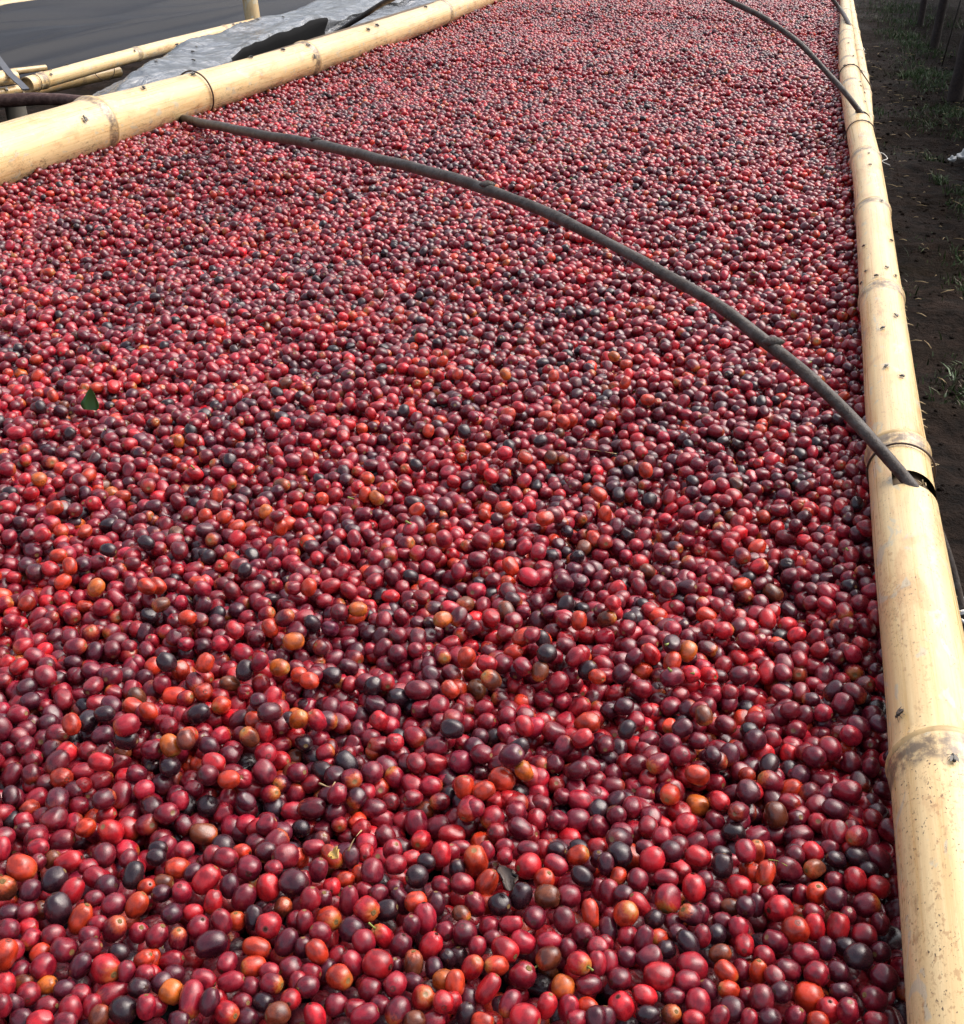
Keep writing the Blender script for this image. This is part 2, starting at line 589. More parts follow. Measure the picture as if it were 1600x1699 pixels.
# right rail: rings where the photo shows them (photo row -> metres along the bed)
RX, RZ = 0.127, 0.022
ring_rows = [(1530, 1222), (1490, 722), (1458, 468), (1442, 330), (1434, 246), (1424, 131), (1413, 93), (1409, 63)]
ry = [at(x, y, 0.047).y for x, y in ring_rows] + [4.30, 5.05, 5.6, 6.3]
Y0, Y1 = 0.12, 7.2
rail_pts = [(RX + 0.004, Y0, RZ, 0.0290), (RX + .002, 0.6, RZ, 0.0280), (RX - .002, 1.0, RZ + .001, 0.0265), (RX, 1.6, RZ, 0.0258),
            (RX + .001, 2.2, RZ + .001, 0.0262), (RX - .007, 2.75, RZ, 0.0268), (RX - .015, 3.3, RZ, 0.0262), (RX - .016, 4.1, RZ, 0.0250), (RX - .010, 5.2, RZ, 0.0205), (RX - .006, Y1, RZ, 0.0200)]
n1, n2, n3 = at(1512, 800, 0.045).y, at(1433, 188, 0.045).y, at(1409, 37, 0.045).y
rail_r, RV, RF = culm('bamboo_rail', rail_pts, frac(ry, Y0, Y1), M['bamboo'], segs=48,
                      notches=[((n1 - Y0) / (Y1 - Y0), 0.014, -30, 66), ((n2 - Y0) / (Y1 - Y0), 0.013, -25, 66), ((n3 - Y0) / (Y1 - Y0), 0.016, -25, 66)], seed=3.0, ring_amp=0.052)
tag(rail_r, 'straw-coloured bamboo rail running up the right edge of the cherry bed', 'bamboo pole', 'bamboo rails of the cherry bed')

# left rail, thicker
LX, LZ = -1.425, 0.030
ly = [at(165, 205, 0.04).y, at(555, 95, 0.04).y, at(768, 18, 0.04).y, 6.6]
ly = [ly[0] - 1.42, ly[0] - 0.72] + ly
Y0l, Y1l = 0.45, 7.4
rail_pts = [(LX - .006, Y0l, LZ + .002, 0.057), (LX - .010, 1.9, LZ + .004, 0.056), (LX - .004, 2.4, LZ + .002, 0.051), (LX + .012, 3.0, LZ, 0.046),
            (LX + .028, 3.6, LZ, 0.0455), (LX + .034, 4.3, LZ, 0.0445), (LX + .014, 5.2, LZ, 0.0435), (LX, Y1l, LZ, 0.043)]
rail_l, LV, LF = culm('bamboo_rail', rail_pts, frac(ly, Y0l, Y1l), M['bamboo_dirty'], segs=48, seed=11.0, ring_amp=0.075)
tag(rail_l, 'thick pale bamboo rail slanting across the upper left behind the cherries', 'bamboo pole', 'bamboo rails of the cherry bed')

# thinner pole lashed outside the right rail, far up
o, PV, PF = culm('bamboo_pole', [(0.146, 2.74, -0.024, 0.0155), (0.153, 3.3, -0.012, 0.0168), (0.152, 4.1, -0.009, 0.017), (0.149, 5.1, -0.008, 0.0165), (0.147, 7.0, -0.008, 0.016)],
                 frac([3.0, 3.32, 3.62, 4.1, 4.7, 5.3, 6.1], 2.74, 7.0), M['bamboo'], seed=23.0, segs=24, ring_amp=0.07)
tag(o, 'thin bamboo pole lashed outside the far end of the right rail', 'bamboo pole')

# neighbouring bed at the upper left: several poles lashed together
npoles = []


def pix_pole(name, a, b, z0, z1, r, nodes, label, mat='bamboo_old', seed=0, mid=None):
    A, B = at(*a, z0), at(*b, z1)
    pts = [(*A, r), (*(A * .5 + B * .5 + Vector((0, 0, 0.004))), r * 0.98), (*B, r * 0.94)]
    o, v, f = culm(name, pts, nodes, M[mat], segs=20, seed=seed, ring_amp=0.05, step=0.05)
    tag(o, label, 'bamboo pole', 'poles of the neighbouring bed')
    npoles.append((v, f))
    return o


pix_pole('bamboo_pole', (44, 141), (420, 40), 0.018, 0.018, 0.0205, (0.05, 0.40, 0.83), 'slim bamboo pole with a sawn end, edging the black net bed', seed=1, mat='bamboo')
pix_pole('bamboo_pole', (196, 119), (-60, 181), -0.03, -0.03, 0.0165, (0.30, 0.8), 'dull bamboo pole lying under the slim pole of the net bed', seed=5)
pix_pole('bamboo_pole', (24, 127), (-170, 168), 0.03, 0.03, 0.0170, (0.5,), 'upper bamboo pole end at the left edge, beside a grey strap', seed=9, mat='bamboo')
pix_pole('bamboo_pole', (32, 149), (-170, 190), -0.005, -0.005, 0.0135, (0.5,), 'lower bamboo pole end at the left edge, above a red-brown stick', seed=14, mat='bamboo')
pix_pole('bamboo_pole', (-60, 135), (76, 112), 0.012, 0.02, 0.0085, (0.6,), 'thin bamboo cane squeezed behind the slim pole of the net bed', seed=17)
pix_pole('bamboo_pole', (-150, 34), (560, -75), 0.02, 0.02, 0.024, (0.2, 0.5, 0.7), 'bamboo pole along the far side of the black net bed', seed=21)
# leaning stub that pokes up behind the plastic
A = at(420, 34, 0.02); A2 = A + Vector((-0.055, 0.05, 0.45))
o, v, f = culm('bamboo_post', [(*A, 0.028), (*(A * .5 + A2 * .5), 0.028), (*A2, 0.027)], (0.75,), M['bamboo_old'], segs=20, seed=31)
tag(o, 'short bamboo post sticking up behind the grey plastic sheet', 'bamboo post')

# ------------------------------------------------------------------ nets
NETZ = -0.040


def net(name, x0, x1, y0, y1, zf, label, n=(60, 160)):
    V, F = [], []
    for j in range(n[1] + 1):
        for i in range(n[0] + 1):
            x = x0 + (x1 - x0) * i / n[0]; y = y0 + (y1 - y0) * j / n[1]
            V.append((x, y, zf(x, y)))
    for j in range(n[1]):
        for i in range(n[0]):
            a = j * (n[0] + 1) + i
            F.append((a, a + 1, a + n[0] + 2, a + n[0] + 1))
    return tag(new_obj(name, mesh_from(name, V, F), M['net']), label, 'shade net')


net('shade_net', -1.46, 0.13, 0.05, 7.2, lambda x, y: NETZ - 0.010 + 0.003 * noise.noise(Vector((x * 3, y * 3, 0))),
    'black shade net that carries the heap of red cherries')


def net2z(x, y):
    u = (x + 3.45) / 1.35
    sag = -0.075 * math.sin(math.pi * min(max(u, 0), 1)) ** 0.8
    rip = 0.0
    for k_, (wx, wy, am) in enumerate(((3.4, .26, .075), (7.5, .5, .045), (13, 1.2, .012))):
        q = noise.noise(Vector((x * wx - .25 * wx * y * .18, y * wy, 4 + 7 * k_)))
        rip += am * (.40 - abs(q)) * 1.5
    return 0.005 + sag + rip * min(1, 6 * u) * min(1, 6 * (1 - u)) + 0.006 * noise.noise(Vector((x * 4, y * 1.5, 2)))


net('shade_net', -3.45, -2.09, 1.2, 9.0, net2z, 'rippled charcoal shade net of the empty neighbouring bed', (140, 160))

# ------------------------------------------------------------------ grey plastic sheet between the beds
def sheet():
    # rows across: lip and ridge positions follow the photo
    ridge = [(2.45, -1.555, .035), (2.75, -1.66, .05), (3.46, -1.86, .044), (4.2, -1.98, .028), (4.75, -2.05, .022), (6.0, -2.16, .06), (7.6, -2.2, .05)]
    ry_ = [q[0] for q in ridge]
    V, F, V2, F2 = [], [], [], []
    ny, nv = 240, 60
    ys = np.linspace(2.45, 7.6, ny)
    for y in ys:
        rx = np.interp(y, ry_, [q[1] for q in ridge]); rz = np.interp(y, ry_, [q[2] for q in ridge])
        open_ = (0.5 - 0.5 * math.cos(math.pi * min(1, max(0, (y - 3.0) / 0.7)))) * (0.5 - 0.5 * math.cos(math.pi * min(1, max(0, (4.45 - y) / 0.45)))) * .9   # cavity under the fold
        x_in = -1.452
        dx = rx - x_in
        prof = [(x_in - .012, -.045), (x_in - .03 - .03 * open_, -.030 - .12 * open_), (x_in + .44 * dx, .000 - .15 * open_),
                (x_in + (.52 + .07 * open_) * dx, .012 - .11 * open_), (x_in + (.50 + .04 * open_) * dx, .020 + .018 * open_),
                (x_in + (.60 + .04 * open_) * dx, .036 + .012 * open_), (x_in + .84 * dx, rz - .004), (rx, rz),
                (rx - .05, rz - .03), (rx - .12, rz - .055)]
        P = catmull(prof, 5)
        idx = np.linspace(0, len(P) - 1, nv)
        for q in idx:
            a = P[int(q)]; b = P[min(int(q) + 1, len(P) - 1)]
            c = a + (b - a) * (q - int(q))
            p = Vector((c[0], y, c[1]))
            cr = 0.016 * noise.noise(Vector((p.x * 8, y * 3, 1))) + .012 * (.4 - abs(noise.noise(Vector((p.x * 14 - y * 5, y * 2.2, 15))))) + .003 * noise.noise(Vector((p.x * 24 + y * 6, y * 8, 5)))
            p.z += cr
            p.x += 0.004 * noise.noise(Vector((y * 6, p.x * 6, 13)))
            p.y += 0.004 * noise.noise(Vector((p.x * 7, y * 7, 23)))
            V.append(p)
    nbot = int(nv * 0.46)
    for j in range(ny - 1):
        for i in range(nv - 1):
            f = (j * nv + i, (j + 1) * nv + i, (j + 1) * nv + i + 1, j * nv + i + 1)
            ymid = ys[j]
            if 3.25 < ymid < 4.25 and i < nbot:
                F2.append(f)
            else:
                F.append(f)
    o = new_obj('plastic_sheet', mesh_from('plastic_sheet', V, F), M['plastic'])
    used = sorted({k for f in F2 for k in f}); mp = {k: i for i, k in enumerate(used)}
    new_obj('fold_shade_lining', mesh_from('fold_shade_lining', [V[k] for k in used], [tuple(mp[k] for k in f) for f in F2]), M['film_shade'], o)  # black inner side, only in the cavity: shade of the fold painted in
    tag(o, 'crumpled grey plastic sheet folded behind the thick left rail', 'plastic sheet')
    return V, F + F2


SV, SF = sheet()

# ------------------------------------------------------------------ bent sticks over the bed
def stick(name, pts, label, mat, knots=(), seed=0, n=14, group='bent sticks arched over the bed'):
    P = catmull(pts, n)
    for q in P:
        for k_ in range(3): q[k_] += .0022 * noise.noise(Vector((q[0] * 9 + 7 * k_, q[1] * 9, seed)))
        q[3] *= .81 * (1 + .07 * noise.noise(Vector((q[0] * 23, q[1] * 23, seed + 5))))
    V, F = tube(P, 14, True, 0.14, seed)
    o = new_obj(name, mesh_from(name, V, F), M[mat])
    for (px, py) in knots:
        best = min(P, key=lambda q: (proj(q[:3])[0] - px) ** 2 + (proj(q[:3])[1] - py) ** 2)
        c = Vector(best[:3]) + (UP * 0.8 - FW * 0.35).normalized() * best[3] * 0.95
        Vk, Fk = tube([(*(c - RT * .011), .0012), (*(c - RT * .006), .0042), (*c, .0055), (*(c + RT * .006), .0036), (*(c + RT * .010), .001)], 8, True, .4, seed)
        new_obj('bud_knot', mesh_from('bud_knot', Vk, Fk), M[mat], o)
    return tag(o, label, 'stick', group)


h1 = [(300, 196, .001, 2.66), (400, 217, .046, 2.29), (525, 240, .091, 1.95), (650, 268, 0, 1.70), (800, 312, 0, 1.48), (900, 350, 0, 1.37), (1000, 398, 0, 1.27),
      (1100, 453, 0, 1.19), (1200, 515, 0, 1.12), (1280, 573, 0, 1.07), (1350, 630, 0, 1.03), (1430, 710, 0, .99), (1500, 790, 0, .958)]
rad = np.interp(range(len(h1)), [0, 3, 6, 9, 12], [.0125, .0098, .0074, .0074, .0068])
pts = [(*atd(-60, 172, 2.95), .0165), (*atd(0, 167, 2.92), .0155), (*atd(70, 164, 2.90), .0145), (*atd(140, 168, 2.86), .0135), (*atd(220, 180, 2.78), .013)]
pts += [(*atd(x, y, t), r) for (x, y, _, t), r in zip(h1, rad)]
pts += [(*atd(1524, 826, .955), .0066), (*at(1549, 872, -.012), .0070), (*at(1566, 918, -.04), .0078), (*at(1581, 970, -.07), .0082), (*at(1597, 1040, -.11), .0085), (*at(1620, 1150, -.17), .0088), (.215, .60, -.45, .0092), (.235, .56, -.92, .0098)]
stick('bent_stick', pts, 'grey bark stick arched low across the cherries, nearest and longest', 'stick', [(525, 228), (812, 300), (1288, 566)], 1)
# red-brown bark sleeve where the butt sticks out past the left rail
Psl = [(p[0], p[1], p[2], p[3] * 1.06) for p in catmull(pts[:5], 10)]
V, F = tube(Psl, 14, True, .14, 5)
new_obj('red_bark', mesh_from('red_bark', V, F), M['redstick'], bpy.data.objects['bent_stick'])['label'] = 'red-brown bark left on the butt end'

h2 = [(565, 50, 3.98, .0105), (600, 27, 3.86, .0105), (650, -2, 3.68, .0105), (760, -58, 3.38, .0100), (900, -85, 3.10, .0095), (1040, -75, 2.88, .0090), (1140, -38, 2.73, .0085),
      (1210, 0, 2.64, .0080), (1260, 25, 2.59, .0080), (1310, 58, 2.54, .0078), (1350, 95, 2.51, .0075), (1390, 140, 2.48, .0072), (1428, 187, 2.455, .0070)]
pts = [(*atd(535, 75, 4.05), .0105)] + [(*atd(x, y, t), r) for x, y, t, r in h2] + [(*atd(1443, 210, 2.47), .007), (0.165, 2.62, -.06, .007)]
stick('bent_stick', pts, 'middle bent stick leaving the top edge and dropping onto the right rail', 'stick', [], 2)
P3 = at(1411, 40, .045)
pts = [(P3.x - .95, P3.y + .75, .20, .010), (P3.x - .6, P3.y + .45, .30, .010), (*atd(1340, -50, 4.28), .009), (*atd(1376, -8, 4.24), .009), (*atd(1396, 18, 4.22), .009), (P3.x - .004, P3.y, P3.z, .0085), (P3.x + .001, P3.y - .006, .0, .0085)]
stick('bent_stick', pts, 'farthest bent stick meeting the right rail at the top edge', 'stick', [], 3)
# dark strap over the pole ends
A, B = atd(-25, 74, 3.05), atd(44, 152, 2.93)
d = (B - A).normalized(); s_ = d.cross(Vector((0, 0, 1))).normalized() * .009
V = []
for k in range(9):
    c = A.lerp(B, k / 8) + Vector((0, 0, .004 * math.sin(k)))
    V += [c - s_, c + s_, c + s_ + Vector((0, 0, .003)), c - s_ + Vector((0, 0, .003))]
F = []
for k in range(8):
    for j in range(4):
        F.append((k * 4 + j, k * 4 + (j + 1) % 4, k * 4 + 4 + (j + 1) % 4, k * 4 + 4 + j))
tag(new_obj('strap', mesh_from('strap', V, F), flat_mat('grey_strap', (.07, .075, .09), .5), smooth=False), 'dark grey strap crossing the pole ends at the left edge', 'strap')


# ------------------------------------------------------------------ wire ties
def wire(name, centre, axis, r, label, tilt=0.0, th=.0014, mat='wire', turns=1.0, cat='wire'):
    ax = Vector(axis).normalized()
    u = Vector((0, 0, 1)); u = (u - ax * u.dot(ax)).normalized(); w = ax.cross(u)
    path = []
    n = 44
    for k in range(n + 1):
        an = 2 * math.pi * k / n * turns
        rr = r * (1 + .012 * math.sin(3 * an))
        path.append((*(Vector(centre) + (u * math.cos(an) + w * math.sin(an)) * rr + ax * (tilt * math.sin(an + .6) + .003 * k / n)), th))
    V, F = tube(path, 8)
    return tag(new_obj(name, mesh_from(name, V, F), M[mat]), label, cat)


def rail_c(pts_obj_y, left):
    if left:
        return Vector((np.interp(pts_obj_y, [1.15, 1.9, 2.4, 3.0, 3.6, 4.3, 5.2], [LX - .006, LX - .01, LX - .004, LX + .012, LX + .028, LX + .034, LX + .014]), pts_obj_y, LZ + .002))
    return Vector((RX, pts_obj_y, RZ))


def lash(circles, y, th, label):
    # rubber-band outline round several round poles (x, z, r), at distance y along the bed
    pts_ = []
    for (cx, cz, r_) in circles:
        for k in range(40):
            an = 2 * math.pi * k / 40
            pts_.append((cx + (r_ + th) * math.cos(an), cz + (r_ + th) * math.sin(an)))
    pts_ = sorted(set(pts_))

    def half(seq):
        h = []
        for p in seq:
            while len(h) > 1 and (h[-1][0] - h[-2][0]) * (p[1] - h[-2][1]) - (h[-1][1] - h[-2][1]) * (p[0] - h[-2][0]) <= 0: h.pop()
            h.append(p)
        return h[:-1]

    hull = half(pts_) + half(pts_[::-1])
    hull.append(hull[0])
    V, F = tube([(p[0], y + .0016 * math.sin(4 * p[0] / .05), p[1], th) for p in hull], 8)
    return tag(new_obj('wire_tie', mesh_from('wire_tie', V, F), M['wire']), label, 'wire')


yl = at(318, 150, .04).y
wire('wire_tie', rail_c(yl, True), (0, 1, 0), .0535, 'dark wire looped round the thick left rail above the stick', -.012, .0022)
lash([(RX - .001, RZ + .001, .0279)], at(1505, 744, .047).y, .0010, 'dark wire round the right rail beside the nearest notch')
lash([(RX - .004, RZ, .0276)], at(1430, 202, .047).y, .0012, 'dark wire round the right rail below the middle stick')
lash([(RX - .015, RZ, .0272), (.153, -.012, .0180)], 3.42, .0016, 'dark wire lashing the thin outer pole to the right rail')
Aw = at(56, 138, .018); wire('wire_tie', Aw, (.05, .99, 0), .0225, 'thin wire near the sawn end of the slim pole', .004, .0011)
Aw = at(172, 113, .0); wire('wire_tie', Aw, (.05, .99, 0), .034, 'thin wire binding two poles of the net bed together', .004, .0011)
# white cord round the lower end of the near stick
c1 = at(1590, 1003, -.088); ax = (at(1597, 1040, -.11) - at(1581, 970, -.07)).normalized()
wire('cord_knot', c1, ax, .0115, 'white cord wound round the lower stick end, right edge', .002, .0016, 'cord', 2.0, 'cord')
c2 = at(1592, 1045, -.085)
V, F = tube(catmull([(*(c2 + Vector((-.012, .006, .006))), .0014), (*(c2 + Vector((.002, -.002, .010))), .0016), (*(c2 + Vector((.014, -.012, -.004))), .0014), (*(c2 + Vector((.010, -.028, -.014))), .0012)], 6), 8)
tag(new_obj('cord_end', mesh_from('cord_end', V, F), M['cord']), 'loose white cord end hanging below the knot, right edge', 'cord')
# loose twine outside the right rail at two lashings
for (px, py, lab) in ((1466, 262, 'pale twine end sticking out beside the right rail'), (1431, 82, 'small pale twine knot beside the far thin pole')):
    c = at(px, py, -.01)
    V, F = tube(catmull([(*(c + Vector((-.018, 0, .004))), .0007), (*(c + Vector((-.004, .010, .008))), .0008), (*(c + Vector((.008, -.002, .000))), .0008), (*(c + Vector((-.002, -.012, -.004))), .0007), (*(c + Vector((.014, -.018, -.010))), .0005)], 6), 7)
    tag(new_obj('twine', mesh_from('twine', V, F), M['cord']), lab, 'twine')

# frayed straw fibres under the outer edge of the right rail
V, F = [], []
for k in range(46):
    y = random.choice([random.uniform(.70, .86), random.uniform(1.1, 1.2), random.uniform(1.5, 1.56), random.uniform(.45, .7)])
    b = Vector((RX + .024, y, RZ - .016 - random.random() * .01))
    d = Vector((random.uniform(.4, 1), random.uniform(-.8, .5), random.uniform(-.7, .5))).normalized()
    ln = random.uniform(.006, .018)
    v, f = tube([(*b, .0007), (*(b + d * ln * .6), .0008), (*(b + d * ln + Vector((0, 0, -.002))), .0003)], 5)
    F += [tuple(i + len(V) for i in q) for q in f]; V += v
tag(new_obj('straw_fringe', mesh_from('straw_fringe', V, F), M['straw']), 'frayed straw fibres under the outer edge of the right rail', 'straw', kind='stuff')

# torn fibres left in the nearest notch
for k, (xa, ya, xb, yb) in enumerate(((1524, 798, 1532, 812), (1531, 796, 1528, 815), (1537, 806, 1530, 800), (1486, 789, 1478, 786), (1541, 822, 1536, 810))):
    pa, pb = at(xa, ya, .046), at(xb, yb, .036)
    V, F = tube([(*pa, .0005), (*((pa + pb) / 2 + Vector((.001, 0, .001))), .0005), (*pb, .0002)], 5)
    new_obj('splinter', mesh_from('splinter', V, F), M['straw'], rail_r)

# ------------------------------------------------------------------ coffee cherries
VARS = []


def cherry_mesh(i):
    r0 = random.Random(100 + i)
    rings, segs = 15, 22
    ex = r0.uniform(2.05, 2.45)
    flat = r0.uniform(.92, 1.0)
    off = Vector((r0.uniform(0, 50), r0.uniform(0, 50), r0.uniform(0, 50)))
    skew = r0.uniform(-.06, .06)
    flats = []
    for _ in range(r0.choice((1, 2, 2, 3))):
        fd = Vector((r0.gauss(0, 1), r0.gauss(0, 1), r0.gauss(0, .6))).normalized()
        flats.append((fd, r0.uniform(.80, .93)))
    V = []
    pc = []
    for a in range(rings + 1):
        th = math.pi * a / rings
        if a == 1: th = .15
        if a == rings - 1: th = math.pi - .15
        if a == rings - 2: th = math.pi - .30
        if a == 2: th = .32
        for b in range(segs):
            ph = 2 * math.pi * b / segs
            d = Vector((math.sin(th) * math.cos(ph), math.sin(th) * math.sin(ph), math.cos(th)))
            k = (abs(d.x) ** ex + abs(d.y) ** ex + abs(d.z) ** ex) ** (-1 / ex)
            k *= 1 + .055 * noise.noise(d * 1.1 + off) + .02 * noise.noise(d * 2.6 + off)
            p = d * k
            if i in (3, 7):
                k2 = 1 - .15 * abs(noise.noise(d * 3.3 + off)) - .04 * abs(noise.noise(d * 7 + off))
                p *= k2
            for (fd, fh) in flats:
                e_ = p.dot(fd) - fh
                if e_ > 0: p -= fd * e_ * .75
            if d.z < -.97: p.z += .035 * (-d.z - .97) / .03          # navel
            if d.z > .955: p.z -= .07 * (d.z - .955) / .045           # stalk pit
            taper = 1 + skew * d.z
            V.append((p.x * .5 * taper, p.y * .5 * flat * taper, p.z * .5))
            pc.append(tuple(d))
    F = []
    for a in range(rings):
        for b in range(segs):
            b2 = (b + 1) % segs
            q = (a * segs + b, (a + 1) * segs + b, (a + 1) * segs + b2, a * segs + b2)
            F.append(q)
    me = mesh_from('cherry_%d' % i, V, F)
    bm = bmesh.new(); bm.from_mesh(me)
    lay = bm.verts.layers.float_vector.new('pc')
    for v, p in zip(bm.verts, pc): v[lay] = p
    bmesh.ops.remove_doubles(bm, verts=bm.verts, dist=1e-5)
    bmesh.ops.recalc_face_normals(bm, faces=bm.faces)
    bm.to_mesh(me); bm.free()
    me.materials.append(M['cherry'])
    me.polygons.foreach_set('use_smooth', [True] * len(me.polygons))
    return me


VARS = [cherry_mesh(i) for i in range(10)]

COLS = {  # skin colours
    'K': (0.031, 0.0092, 0.0138), 'P': (0.080, 0.0086, 0.0180), 'D': (0.160, 0.0088, 0.0190), 'C': (0.272, 0.0100, 0.0212),
    'R': (0.42, 0.0120, 0.0180), 'O': (0.48, 0.036, 0.012), 'Y': (0.49, 0.105, 0.015), 'B': (0.155, 0.038, 0.015)}
CNAME = {'K': 'near-black', 'P': 'dark purple', 'D': 'wine red', 'C': 'crimson', 'R': 'bright red', 'O': 'orange-red', 'Y': 'golden yellow', 'B': 'olive brown'}

